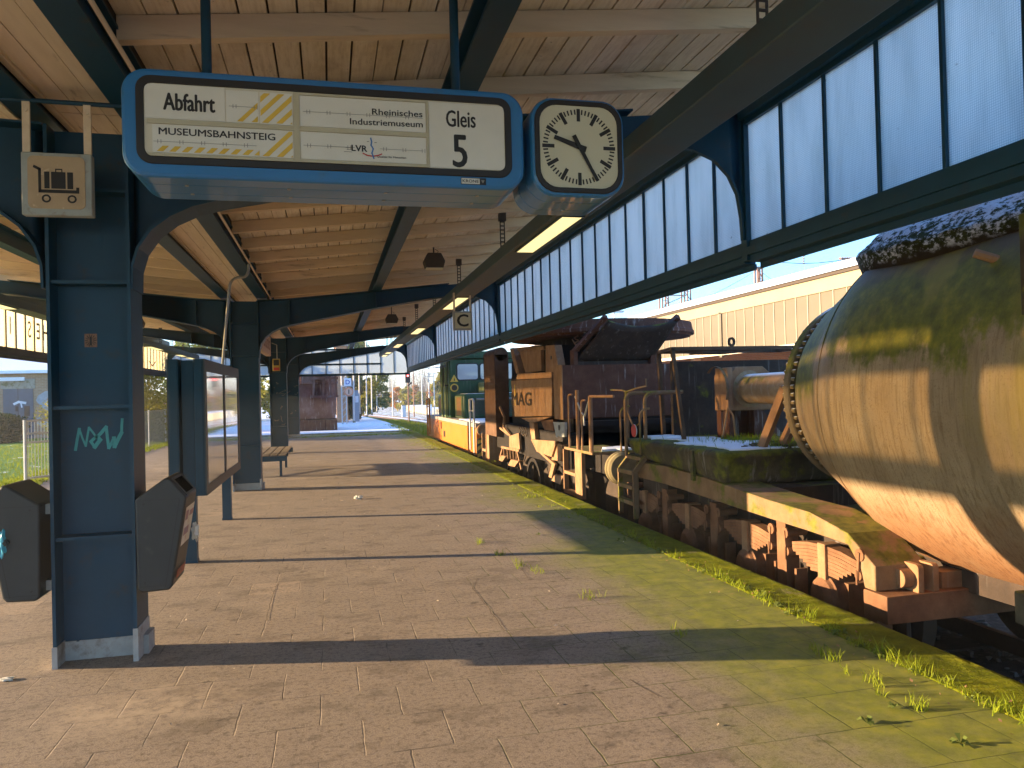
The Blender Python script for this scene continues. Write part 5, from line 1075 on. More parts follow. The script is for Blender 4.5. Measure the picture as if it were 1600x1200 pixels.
m = MB(); m.box(3.82, 4.15, 17.7, 19.0, .54, 2.5); m.lathe([(17.7, .165), (19.0, .165)], 'y', (3.985, 2.5), 20); m.build('end_post', mat_rust('post_rust', (.08, .035, .02), (.13, .065, .035), (.2, .11, .06), .1), dw, bevel=.01)
m = MB(); m.box(4.4, 6.6, 18.1, 18.4, .5, 2.35); m.box(4.15, 4.45, 17.9, 18.5, .3, 1.0); m.build('end_wall', 'rust_dark', dw, smooth=0)
# steps and rails of this wagon
m = MB()
for y in (12.25, 11.62): m.box(3.78, 3.86, y - .02, y + .02, -.1, .62)
for z in (-.1, .22): m.box(3.78, 3.9, 11.62, 12.25, z, z + .05)
m.box(3.78, 3.84, 11.3, 11.6, -.1, .62); m.build('boarding_steps', 'rust_tan', dw, smooth=0)
m = MB(); m.box(3.8, 4.5, 10.85, 12.25, .62, .66); m.build('end_platform', 'rust_moss', dw, smooth=0)
for a, b, c, r in ((11.95, 1.53, 11.75, .016), (11.3, 1.44, 11.1, .016)): m = MB(); m.tube([(3.8, a, .66), (3.8, a, b - .06)] + arc((3.8, a, b - .06), (3.8, a, b), (3.8, a - .08, b), 5) + [(3.8, c, b)], r, 8); m.build('handrail', 'rust_tan', dw)
m = MB(); m.tube([(3.8, 11.5, .66), (3.8, 11.5, 1.6)], .03, 8); m.tube([(3.8, 10.88, .66), (3.8, 10.88, 1.5)], .035, 8); m.tube([(3.8, 10.9, 1.5), (3.84, 10.0, 1.5)], .02, 8); m.build('rail_post', 'rust_tan', dw)
m = MB(); m.tube([(3.8, 11.6, 1.5), (3.8, 11.3, 1.25), (3.8, 11.15, 1.2), (3.8, 10.9, 1.48)], .014, 6); m.tube([(3.8, 11.2, 1.2), (3.8, 11.18, 1.05)], .014, 6); m.build('chain', 'metal', dw)
for y in (19.0, 18.4):
    pass
m = MB()
for y in (19.4, 18.9): m.box(3.8, 3.88, y - .02, y + .02, -.2, .55)
for z in (-.2, .1): m.box(3.8, 3.92, 18.9, 19.4, z, z + .06)
m.box(3.8, 4.1, 18.5, 18.8, -.2, .55); m.build('boarding_steps', 'rust_tan', dw, smooth=0)
blob_sheet('snow_patch', [(4.0, 10.95), (4.5, 10.95), (4.5, 11.5), (4.2, 11.4)], .662, 'snow', dw, .03, 4)

# ================================================================== LOCOMOTIVE
lo = thing('shunting_locomotive', (LX, 25.7, -.8), 'orange and green diesel shunting locomotive at the far end of the wagon row', 'locomotive')
m = MB(); m.box(3.85, 6.75, 20.5, 31.0, -.12, .64); fr_ = m.build('frame_skirt', 'orange', lo, bevel=.03)
m = MB(); m.box(3.848, 6.752, 20.49, 31.01, .645, .76); m.build('running_board', simple('grey_band', (.3, .27, .25), (.24, .2, .17), 5, .7), fr_, smooth=0)
m = MB(); m.prism([(3.86, -.2), (4.35, -.2), (4.35, .36), (3.95, .36), (3.86, .3)], 'y', 20.42, 20.5); pn = m.build('chevron_panel', 'black', lo, smooth=0)
m = MB()
for z in (-.18, .02, .2): m.add([(3.87, 20.415, z), (3.87, 20.415, z + .1), (4.33, 20.415, z + .38 if z < .2 else .36), (4.33, 20.415, z + .28 if z < .1 else .34)], [(0, 1, 2, 3)])
m.build('chevron_stripe', 'yellow', pn, smooth=0, fix=False)
m = MB(); m.lathe([(20.5, .15), (20.4, .15), (20.39, .12), (20.42, .02)], 'y', (4.02, .58), 24); m.build('headlight', 'rust_tan', lo)
m = MB(); m.box(4.15, 6.45, 24.1, 25.8, .76, 1.57); hd = m.build('near_hood', 'green', lo, bevel=.1, seg=3)
m = MB(); m.box(4.1, 6.5, 27.9, 29.6, .76, 1.53); m.build('far_hood', 'green_pale', lo, bevel=.08, seg=3)
m = MB(); m.box(4.138, 4.15, 24.3, 25.7, .8, 1.5); m.build('hood_side_door', 'green_pale', hd, smooth=0)
m = MB()
for k in range(14): z = .88 + k * .042; m.box(4.13, 4.142, 24.45, 25.35, z, z + .02)
m.build('louvre', 'orange', hd, smooth=0)
m = MB()
for k in range(12): z = .9 + k * .045; m.box(4.35, 6.2, 24.08, 24.102, z, z + .02)
m.build('radiator_grille', 'rubber', hd, smooth=0)
m = MB()
for k in range(13): z = .88 + k * .042; m.box(4.085, 4.102, 28.3, 29.3, z, z + .02)
m.build('louvre', 'orange', lo, smooth=0)
m = MB(); m.box(4.95, 5.65, 24.4, 25.7, 1.57, 1.95); m.build('engine_cowl', 'green_pale', lo, bevel=.04)
blob_sheet('snow_patch', [(4.3, 24.2), (6.3, 24.2), (6.3, 25.6), (4.3, 25.6)], 1.565, 'snow', lo, .015, 6); blob_sheet('snow_patch', [(4.0, 20.6), (6.6, 20.6), (6.6, 23.9), (4.0, 23.9)], .762, 'snow', lo, .02, 8)
m = MB(); m.box(3.98, 6.62, 25.8, 28.0, .76, 2.78); cbn = m.build('cab', 'green', lo, bevel=.05, seg=3)
m = MB(); m.box(3.93, 6.67, 25.7, 28.1, 2.78, 2.83); m.prism([(3.95, 2.83), (6.65, 2.83), (6.2, 2.98), (5.3, 3.02), (4.4, 2.98)], 'y', 25.72, 28.08); m.build('cab_roof', 'green', cbn, bevel=.01)
for xa, xb in ((4.22, 5.0), (5.02, 6.3)):
    m = MB(); m.prism(rrect(xa, xb, 2.02, 2.62, .1), 'y', 25.775, 25.79); w_ = m.build('window_frame', 'rubber', cbn, smooth=0)
    m = MB(); m.prism(rrect(xa + .04, xb - .04, 2.06, 2.58, .08), 'y', 25.765, 25.785); m.build('window_pane', 'winglass', w_, smooth=0)
m = MB(); m.box(3.955, 3.99, 26.2, 26.95, .8, 2.72); dr = m.build('cab_door', 'green_pale', cbn, smooth=0)
m = MB(); m.box(3.95, 3.957, 26.3, 26.85, 1.85, 2.6); m.build('door_window', 'rubber', dr, smooth=0)
m = MB(); m.box(3.955, 3.99, 27.1, 27.9, 1.85, 2.6); m.build('side_window', 'rubber', cbn, smooth=0)
for y in (26.15, 27.0, 27.15): m = MB(); m.tube([(3.9, y, .35 if y < 27.1 else .9), (3.9, y, 2.5)], .035, 8); m.build('grab_pole', 'green_pale', cbn)
m = MB(); m.box(3.86, 4.0, 26.1, 26.2, 1.85, 1.9); m.box(3.86, 4.0, 27, 27.1, 2.2, 2.25); m.build('handle', 'rubber', cbn, smooth=0)
q = AY(*(640 + 420 / 6, 540 + 395 / 6), 25.78); m = MB(); m.lathe([(25.775, .14), (25.785, .14)], 'y', (q.x, q.z), 24); dsc = m.build('warning_disc', 'yellow', cbn)
m = MB(); m.lathe([(25.77, .1), (25.776, .1)], 'y', (q.x, q.z), 20); m.lathe([(25.766, .05), (25.771, .05)], 'y', (q.x, q.z + .0), 12); m.build('disc_print', 'strap', dsc)
m = MB(); m.prism([(q.x - .14, q.z + .2), (q.x + .14, q.z + .2), (q.x, q.z + .45)], 'y', 25.775, 25.79); tri = m.build('warning_triangle', 'yellow', cbn, smooth=0)
m = MB(); m.prism([(q.x - .02, q.z + .24), (q.x + .03, q.z + .24), (q.x, q.z + .36)], 'y', 25.77, 25.776); m.build('triangle_print', 'black', tri, smooth=0)
for (ya, yb, xo) in ((20.6, 21.2, 3.83), (30.9, 30.2, 3.83)):
    m = MB(); m.tube([(xo, ya, -.1), (xo, ya, 1.3)] + arc((xo, ya, 1.3), (xo, ya, 1.42), (xo, ya + (yb - ya) * .3, 1.42), 4) + [(xo, yb, 1.42), (xo, yb, .0)], .03, 8); m.tube([(xo, ya, 1.1), (xo, yb, 1.1)], .02, 6); m.build('handrail', 'metal' if ya < 25 else 'orange', lo)
m = MB(); m.tube([(3.9, 20.5, 1.42), (6.7, 20.5, 1.42)], .025, 6); m.tube([(6.7, 20.5, .7), (6.7, 20.5, 1.42)], .025, 6); m.build('handrail', 'metal', lo)
for y in (22.0, 24.2, 27.3, 29.5):
    for xs_, sg in ((4.55, -1), (6.05, 1)): m = MB(); m.lathe([(xs_ - .02 * sg, .43), (xs_ - .015 * sg, .5), (xs_ + .1 * sg, .49), (xs_ + .11 * sg, .1)], 'x', (y, -.28), 28); m.build('wheel', 'wheel', lo)
m = MB(); m.box(4.2, 6.4, 20.9, 30.7, -.6, -.12); m.build('underframe', 'rust_dark', lo, smooth=0)
m = MB(); m.box(3.83, 3.85, 26.2, 26.5, .1, .3); m.box(3.82, 3.85, 27.0, 27.1, .35, .6); m.build('frame_bracket', 'rubber', fr_, smooth=0)

# ================================================================== GRASS ON THE PLATFORM EDGE
rr = random.Random(21); m = MB()
def tuft(m, x, y, n, sp, h, rr, w=.006):
    for k in range(n): blade(m, x + rr.gauss(0, sp), y + rr.gauss(0, sp), 0, h * rr.uniform(.35, 1.1), rr, w, .9)
for k in range(150):
    y = rr.uniform(2.6, 9.5); g_ = math.exp(-((y - 3.3) / .5) ** 2) + math.exp(-((y - 4.9) / .8) ** 2) + .7 * math.exp(-((y - 7.3) / .7) ** 2)
    if rr.random() < .25 + g_: tuft(m, 3.12 + rr.gauss(0, .02), y, rr.randint(6, 22), .022, rr.uniform(.03, .11), rr, .005)
for y, x, n in ((3.9, 2.78, 60), (3.55, 2.8, 40), (3.25, 2.78, 46), (4.62, 2.18, 26), (5.6, 1.9, 34), (6.55, 1.72, 24), (6.9, 1.66, 30), (7.35, 1.56, 34), (7.9, 1.5, 28)):
    for k in range(4): tuft(m, x + rr.gauss(0, .03), y + rr.gauss(0, .09), n // 4, .02, .07, rr, .005)
for k in range(170): y = rr.uniform(9, 31); tuft(m, 3.05 + rr.gauss(0, .22), y, rr.randint(4, 12), .06, rr.uniform(.02, .05), rr, .012)
for k in range(90): x = rr.uniform(-1, 3.2); tuft(m, x, 31.2 + rr.gauss(0, .2), 10, .08, .06, rr, .016)
for k in range(70): tuft(m, 3.15 + rr.gauss(0, .1), rr.uniform(31.0, 42.0), 10, .08, .1, rr, .02)
stuff(tag(m.build('edge_grass', 'blade', smooth=0, fix=False), 'bright green grass growing in the joint along the mossy platform edge', 'grass'))
m = MB()
for k in range(1500): x = rr.uniform(-6.6, -5.6); y = rr.uniform(14, 33); tuft(m, x, y, 5, .05, .09, rr, .02)
stuff(tag(m.build('edge_grass', 'blade', smooth=0, fix=False), 'yellow-green grass growing below the wire fence on the left', 'grass'))
m = MB()
for k in range(2200):
    y = rr.uniform(34, 62); x = rr.uniform(3.3, 6.8) - ((y - 33) / 72.0) ** 2 * 7.5
    for j in range(5): blade(m, x + rr.gauss(0, .1), y + rr.gauss(0, .1), -.6, rr.uniform(.1, .35), rr, .035, .9)
m2 = MB(); rr2 = random.Random(8)
for k in range(9000): blade(m2, rr2.uniform(-13, -6.4), 13 + 26 * rr2.random() ** 1.5, -.14, rr2.uniform(.03, .11), rr2, .02, .9)
stuff(tag(m2.build('lawn_grass', 'blade', smooth=0, fix=False), 'short frosty green grass of the lawn on the left', 'grass'))
stuff(tag(m.build('track_grass', 'blade', smooth=0, fix=False), 'tall green grass covering the track beyond the locomotive', 'grass'))
m = MB(); m2 = MB()
for k in range(64):            # low broad-leaved weeds and dead stems in the same joint
    y = rr.uniform(2.7, 9.0); x = 3.11 + rr.gauss(0, .03) if k < 58 else rr.uniform(2.2, 3.0); R0 = rr.uniform(.02, .055)
    for j in range(rr.randint(5, 9)):
        a = rr.uniform(0, 2 * PI); c, s_ = math.cos(a), math.sin(a); w_ = R0 * .24; z1 = R0 * rr.uniform(.2, .8)
        m.add([(x, y, .004), (x + c * R0 * .55 - s_ * w_, y + s_ * R0 * .55 + c * w_, z1), (x + c * R0, y + s_ * R0, z1 * .6), (x + c * R0 * .55 + s_ * w_, y + s_ * R0 * .55 - c * w_, z1)], [(0, 1, 2, 3)])
    if k < 30: blade(m2, 3.11 + rr.gauss(0, .03), y + rr.gauss(0, .08), 0, rr.uniform(.02, .07), rr, .002, 1.2)
stuff(tag(m.build('broadleaf_weed', 'leaf_g', smooth=0, fix=False), 'low broad-leaved weeds in the joints near the platform edge', 'weeds'))
for k in range(260):
    x, y = 3.1 + rr.gauss(0, .09), rr.uniform(2.5, 12); s_ = rr.uniform(.004, .016); a = rr.uniform(0, 6); c, d = math.cos(a) * s_, math.sin(a) * s_
    m2.add([(x - c, y - d, .006), (x + d * .6, y - c * .6, .012), (x + c, y + d, .016), (x - d * .6, y + c * .6, .01)], [(0, 1, 2, 3)])
stuff(tag(m2.build('dead_stems', 'rust_tan', smooth=0, fix=False), 'dry stems and crumbs of dead leaves along the platform edge joint', 'dead plants'))
# small leaves scattered on the paving
m = MB()
for k in range(170):
    x, y = rr.uniform(-5, 3.0), rr.uniform(2.6, 25); s_ = rr.uniform(.006, .018); a = rr.uniform(0, 6); c, d = math.cos(a) * s_, math.sin(a) * s_
    m.add([(x - c, y - d, .004), (x + d * .5, y - c * .5, .012 * rr.random() + .003), (x + c, y + d, .005), (x - d * .5, y + c * .5, .008)], [(0, 1, 2, 3)])
stuff(tag(m.build('fallen_leaves', 'lining', smooth=0, fix=False), 'tiny dry leaf bits scattered over the paving', 'leaves'))

# ================================================================== LEFT SIDE
def leaf_cloud(m, c, r, n, size, rr, flat=1.0, shell=.35):
    c = Vector(c)
    for k in range(n):
        d = Vector((rr.gauss(0, 1), rr.gauss(0, 1), rr.gauss(0, 1))).normalized(); t = (shell + (1 - shell) * rr.random()) ** .7
        p = c + Vector((d.x * r[0], d.y * r[1], d.z * r[2])) * t
        a = Vector((rr.gauss(0, 1), rr.gauss(0, 1), rr.gauss(0, .6))).normalized(); b = a.cross(Vector((rr.gauss(0, 1), rr.gauss(0, 1), rr.gauss(0, 1)))).normalized(); s_ = size * rr.uniform(.5, 1.2)
        m.add([p - a * s_, p - b * s_ * .6, p + a * s_, p + b * s_ * .6], [(0, 1, 2, 3)])
def tree(name, base, h, r, mat, lab, cat, group=None, n=2600, size=.13, seed=1, clumps=26, trunk=.12, low=.15):
    rr = random.Random(seed); b = Vector(base); t = thing(name, base, lab, cat, group); m = MB()
    m.tube([b, b + Vector((rr.uniform(-.1, .1), 0, h * .4)), b + Vector((rr.uniform(-.2, .2), 0, h * .85))], trunk, 8, trunk * .25); cs_ = []
    for k in range(clumps):
        z = low + (1 - low) * rr.random(); w = math.sin(min(1, (1 - z) * 1.25 + .12) * PI * .62) ; a = rr.uniform(0, 2 * PI); q = r * w * rr.uniform(.25, .85)
        cs_.append(b + Vector((q * math.cos(a), q * math.sin(a), h * z * .96)))
    for c in cs_[:10]: s0 = b + Vector((0, 0, h * rr.uniform(.2, .5))); m.tube([s0, (s0 + c) / 2 + Vector((0, 0, .1 * h * .3)), c], trunk * .35, 5, trunk * .08)
    m.build('trunk', 'bark', t); m = MB()
    for c in cs_: q = r * rr.uniform(.2, .42); leaf_cloud(m, c, (q, q, q * .8), n // clumps, size, rr)
    m.build('crown', mat, t, smooth=0, fix=False); return t
tree('bush', (-7.6, 33.0, -.14), 3.7, 3.1, 'leaf_y', 'large yellow-green bush behind the wire fence on the left', 'bush', n=42000, size=.06, seed=4, low=.05, clumps=60)
tree('bush', (-9.6, 36.0, -.14), 3.4, 2.2, 'leaf_g', 'darker green bush partly hidden behind the large yellow-green bush', 'bush', n=12000, size=.08, seed=14, low=.1)
tree('bush', (-14.9, 39.2, -.14), 1.25, 1.5, 'leaf_d', 'dark green bush in front of the grey-blue door of the brick building', 'bush', n=12000, size=.06, seed=5, low=.05, trunk=.05)
tree('bush', (-16.4, 41.2, -.14), 2.6, 1.0, 'leaf_y', 'thin yellowish shrub at the far left beside the brick building', 'bush', n=1600, size=.09, seed=6, low=.1)
for k, (x, y, h_, r, mt, lb) in enumerate(((-5.2, 58, 6.5, 2.6, 'leaf_y', 'yellow-green tree seen between the second and third columns'), (-7.8, 52, 5.6, 2.5, 'leaf_g', 'green tree behind the bench, left of the third column'), (-10.5, 60, 6, 3, 'leaf_g', 'green tree far left behind the display case'), (-3.6, 62, 3.2, 1.6, 'leaf_d', 'low dark green shrub at the foot of the trees behind the bench'))):
    tree('tree', (x, y, -.1), h_, r, mt, lb, 'tree', 'trees beyond the left end of the platform', 3600, .17, 30 + k, low=.05)
# chain fence
def wire_fence(p0, p1, z0, z1, nposts, lab, pitch=.09, mat='metal'):
    p0, p1 = Vector(p0), Vector(p1); t = thing('wire_fence', (p0.x, p0.y, z0), lab, 'fence', None); d = (p1 - p0)
    for k in range(nposts):
        c = p0 + d * k / (nposts - 1); m = MB(); m.tube([(c.x, c.y, z0), (c.x, c.y, z1)], .025, 8); m.build('fence_post', 'pale_post', t)
    m = MB(); m.tube([(p0.x, p0.y, z1 - .03), (p1.x, p1.y, z1 - .03)], .008, 5); L_ = d.length; nrm = d.normalized(); n_ = int(L_ / pitch); H = z1 - z0 - .05; w = .0035
    for k in range(-int(H / pitch), n_):
        for s_ in (0, 1):
            a, b = k * pitch, k * pitch + H; za, zb = (z0 + .03, z1 - .03) if s_ == 0 else (z1 - .03, z0 + .03)
            if a < 0: za += (zb - za) * (-a / H); a = 0
            if b > L_: zb = za + (zb - za) * ((L_ - a) / (b - a)); b = L_
            if b <= a: continue
            A = p0 + nrm * a; B = p0 + nrm * b; m.beam((A.x, A.y, za), (B.x, B.y, zb), w, w)
    m.build('mesh_wire', mat, t, smooth=0); return t
wire_fence((-6.05, 23.0, 0), (-6.05, 36.5, 0), 0, 1.28, 6, 'pale wire mesh fence along the left platform edge in front of the yellow-green bush')
tf = thing('barrier_fence', (-5.7, 17, 0), 'galvanised temporary barrier fence with vertical bars on the left behind the bin', 'fence')
fp0, fp1 = Vector((-6.0, 17.3, 0)), Vector((-4.9, 18.6, 0)); ztop = 1.28
for c in (fp0, fp1): m = MB(); m.tube([(c.x, c.y, -.14), (c.x, c.y, ztop)], .035, 8); m.build('fence_post', 'pale_post', tf)
m = MB()
for z in (ztop - .02, 1.0, .82, .1): m.beam((fp0.x, fp0.y, z), (fp1.x, fp1.y, z), .02, .04)
for k in range(1, 26): c = fp0 + (fp1 - fp0) * k / 26; m.tube([(c.x, c.y, .1), (c.x, c.y, ztop)], .006, 5)
m.build('bar_panel', 'pale_post', tf, smooth=0)
# brick building far left
bb = thing('brick_building', (-15.5, 47, -.14), 'flat tan brick building with a grey-blue double door and a painted letter S, far left', 'building')
BX, BY = -22.0, 43.3
def bpt(px_, py_): q = AY(px_, py_, BY); return q.x, q.z
m = MB(); m.box(-24, -11.2, BY, BY + 7, -.2, 3.15); wl = m.build('brick_wall', 'brick', bb, smooth=0)
m = MB(); m.hexa([(-24.3, BY - .35, 3.15), (-11.0, BY - .35, 3.15), (-11.0, BY + 7.2, 3.15), (-24.3, BY + 7.2, 3.15), (-24.3, BY - .3, 3.3), (-11.0, BY - .3, 3.3), (-11.0, BY + 7.2, 4.9), (-24.3, BY + 7.2, 4.9)]); m.build('snowy_roof', 'snow', bb, smooth=0)
xa, za = bpt(5, 608); xb, zb2 = bpt(53, 672)
m = MB(); m.box(xa, xb, BY - .05, BY + .02, -.2, za); dr = m.build('double_door', 'door', bb, smooth=0)
m = MB(); m.box((xa + xb) / 2 - .012, (xa + xb) / 2 + .012, BY - .054, BY - .05, -.2, za); m.box(xa + .55, xa + .68, BY - .058, BY - .05, 1.25, 1.5); m.box(xb - .4, xb - .15, BY - .056, BY - .05, 1.0, 1.5); m.build('door_fitting', 'rubber', dr, smooth=0)
m = MB(); m.box(xa - .1, xb + .1, BY - .06, BY + .02, za, za + .5); m.build('lintel', 'coping_side', bb, smooth=0)
m = MB(); strip(m, [(xa + .5, BY - .056, 1.62), (xa + .7, BY - .056, 1.72), (xa + 1.0, BY - .056, 1.66)], .12, (0, 1, 0)); strip(m, [(xa + .8, BY - .056, 1.66), (xa + .84, BY - .056, 1.45)], .07, (0, 1, 0)); m.build('paint_daub', 'snow', dr, smooth=0, fix=False)
m = MB(); x_, z_ = bpt(4, 593); x2, _ = bpt(43, 593); m.box(x_, x2, BY - .45, BY - .35, z_ - .09, z_ + .09); m.build('tube_lamp', 'snow', bb, smooth=0)
x_, z_ = bpt(60, 667); text('graffiti_letter', 'S', simple('grey_graffiti', (.42, .47, .52), (.3, .34, .38), 9, .7), wl, (x_, BY - .012, z_), width=1.35, height=1.8, bold=.045)
m = MB(); m.box(-40, -10, 60, 61, 3.4, 4.3); tag(m.build('station_roof', 'snow', smooth=0), 'long pale snow-covered roof edge behind the brick building on the left', 'roof')
m = MB()
for z in (4.35, 4.6): m.tube([(-40, 58, z + .4), (-20, 58, z), (-8, 58, z - .1), (2, 58, z - .2)], .02, 5)
tag(m.build('overhead_wire', 'wire', smooth=0), 'pair of thin overhead wires in the sky above the brick building on the left', 'wire')

# ================================================================== END OF THE PLATFORM
kp = thing('rusty_converter', (-1.0, 38, 0), 'big rusty steel converter vessel standing on the snowy end of the platform', 'steel vessel')
KX, KY = -1.1, 38.3
m = MB(); m.lathe([(.55, 1.35), (1.2, 1.42), (2.2, 1.42), (2.21, 1.5), (2.36, 1.5), (2.37, 1.4), (3.3, 1.2), (4.2, .9), (4.3, .7)], 'z', (KX, KY), 40); m.build('vessel_shell', 'pot', kp)
m = MB(); m.box(KX - 1.5, KX + 1.42, KY - 1.5, KY + 1.5, 0, .52); m.box(KX + .9, KX + 1.42, KY - 1.54, KY - 1.5, .05, .5); m.build('base_block', 'rust_red', kp, bevel=.02)
m = MB()
for z in (1.55, 2.4, 3.3): m.box(KX + .25, KX + 1.5, KY - 1.62, KY - 1.35, z, z + .1)
for x in (.35, .8, 1.15, 1.42): m.beam((KX + x, KY - 1.55, 1.55), (KX + x + (.12 if x < 1 else -.05), KY - 1.5, 3.3), .1, .14)
m.build('rib_frame', 'pot', kp, smooth=0)
m = MB(); m.box(KX - .2, KX + .35, KY - 1.5, KY - 1.38, 2.2, 3.4); m.build('shell_plate', 'pot', kp, bevel=.01)
m = MB(); m.prism([(KX - 1.3, 2.62), (KX + .2, 2.62), (KX + .28, 2.9), (KX + .1, 3.05), (KX - 1.3, 3.05)], 'y', KY - 1.56, KY - 1.52); m.build('bent_panel', 'rust_tan', kp, smooth=0)
q = AY(534, 620, 47); m = MB(); m.box(q.x - .3, q.x + .36, 47, 51, -.2, 4.6); hut = tag(m.build('brick_hut', 'brick_o', smooth=0), 'narrow orange brick building end right of the rusty vessel', 'building')
m = MB(); m.box(q.x - .4, q.x + .46, 46.9, 51.1, 4.6, 4.8); m.build('hut_roof', 'coping_side', hut, smooth=0)
# sign post with D plate and round sign
sx = AY(545, 600, 44)
sp = thing('signal_post', (sx.x, 44, 0), 'lattice post carrying a white plate with a blue D above a round orange sign', 'sign post')
m = MB()
for dx in (-.4, -.15): m.tube([(sx.x + dx, 44.1, 0), (sx.x + dx, 44.1, 4.2)], .035, 6)
for k in range(12): m.tube([(sx.x - .4, 44.1, k * .35), (sx.x - .15, 44.1, k * .35 + .3)], .012, 4)
m.beam((sx.x - .4, 44.1, 2.15), (sx.x + .2, 44.05, 2.15), .05, .05); m.beam((sx.x - .4, 44.1, 1.6), (sx.x + .2, 44.05, 1.6), .05, .05); m.build('post', 'pale_post', sp, smooth=0)
a = AY(537.5, 591, 44); b = AY(549, 603, 44); m = MB(); m.box(a.x, b.x, 43.97, 44.03, b.z, a.z); dp = m.build('d_plate', 'snow', sp, smooth=0)
text('lettering', 'D', simple('d_blue', (.03, .13, .5), None, 5), dp, ((a.x + b.x) / 2, 43.96, b.z + .1), height=(a.z - b.z) - .2, bold=.03, align='CENTER')
q = AY(545, 612, 44); m = MB(); m.lathe([(43.98, .26), (44.02, .26)], 'y', (q.x, q.z), 28); rp = m.build('round_plate', simple('orange_plate', (.72, .3, .16), (.66, .26, .14), 6, .6), sp)
m = MB(); m.lathe([(43.97, .19), (43.975, .19)], 'y', (q.x, q.z), 24); m.build('plate_field', simple('pale_orange_field', (.75, .5, .36), (.7, .45, .32), 6, .6), rp)
m = MB(); m.box(q.x - .025, q.x + .025, 43.955, 43.96, q.z - .12, q.z + .12); m.build('plate_bar', 'strap', rp, smooth=0)
q = AZ(556, 634, 0); q = AY(556, 634, 48); m = MB(); m.box(q.x - .2, q.x + .2, 48, 48.4, -.1, q.z + .95); cbx = tag(m.build('switch_cabinet', simple('blue_grey_cabinet', (.3, .38, .46), (.26, .33, .4), 4, .5), bevel=.02), 'blue-grey switch cabinet at the end of the snowy platform', 'cabinet')
m = MB(); m.box(q.x - .03, q.x + .17, 47.98, 48, q.z + .2, q.z + .6); m.build('cabinet_label', 'snow', cbx, smooth=0)
for k, (px_, y, top_) in enumerate(((553, 46, 560), (562, 52, 590), (573, 58, 572), (581, 64, 578), (589, 72, 585), (598, 84, 570))):
    b = AY(px_, 640, y); tp_ = AY(px_ - 1.5, top_ - 40, y); lb = ['tall pale pole nearest to the D sign', 'short pale pole right of the switch cabinet', 'pale pole, third from the D sign', 'pale pole, fourth from the D sign', 'thin pale pole, fifth from the D sign', 'thin pole farthest along the snowy platform'][k]
    t = thing('platform_pole', (b.x, y, -.02), lb, 'pole', 'pale poles along the snowy platform'); m = MB(); m.tube([(b.x, y, -.02), (tp_.x, y, tp_.z)], .05, 6, .035); m.build('pole', 'pale_post', t)
    m = MB(); m.box(b.x - .08, b.x + .08, y - .08, y + .08, -.03, .12); m.build('pole_foot', 'coping_side', t, smooth=0)
# trees at the far left end and in the distance
for k, (px_, y, h_, r, mt, lb) in enumerate(((574, 74, 7.0, 2.0, 'leaf_g', 'green tree behind the pale poles at the platform end'), (564, 70, 6.8, 2.0, 'leaf_y', 'yellow-green tree behind the D sign'), (586, 84, 6.4, 1.6, 'leaf_g', 'green tree at the right end of the tree row by the platform'), (552, 66, 6.2, 2.0, 'leaf_g', 'green tree between the brick end and the poles'), (545, 52, 1.9, .9, 'leaf_d', 'low dark shrub at the foot of the sign post'))):
    q = AY(px_, 640, y); tree('tree', (q.x, y, -.1), h_, r, mt, lb, 'tree', 'trees at the end of the platform', 4200, .17, 60 + k, low=.03)
rr = random.Random(77)
m = MB()
for k in range(60):
    x = rr.uniform(6, 95); y = rr.uniform(175, 215); h_ = rr.uniform(7, 13)
    for j in range(26): a = Vector((x + rr.gauss(0, .25), y, -1)); tp_ = a + Vector((rr.gauss(0, 1.3), rr.gauss(0, 1), h_ * rr.uniform(.45, 1))); w_ = .06; m.add([a + Vector((-w_, 0, 0)), a + Vector((w_, 0, 0)), tp_], [(0, 1, 2)])
    leaf_cloud(m, (x, y, h_ * .6), (2.2, 2, h_ * .38), 260, .13, rr)
stuff(tag(m.build('bare_wood', 'twig', smooth=0, fix=False), 'distant bare grey-brown wood on the horizon beyond the tracks', 'wood'))
for k in range(11):
    px_ = (604, 615, 624, 634, 645, 652, 660, 668, 676, 684, 640)[k]; y = rr.uniform(120, 150); q = AY(px_, 634, y)
    tree('shrub', (q.x, y, -1), rr.uniform(2.6, 4.2), rr.uniform(1.4, 2.6), 'leaf_o' if k % 3 else 'leaf_y', 'small orange-leaved shrub in the strip below the distant bare wood' if k % 3 else 'small yellow-green shrub in the strip below the distant bare wood', 'shrub', 'orange shrubs before the distant wood' if k % 3 else 'yellow-green shrubs before the distant wood', 700, .3, 90 + k, 10, .08)
q = AY(682, 610, 95); tree('tree', (q.x + 1.2, 95, -1), 5.2, 2.2, 'leaf_y', 'yellow-orange tree just left of the locomotive cab', 'tree', None, 3000, .2, 201)
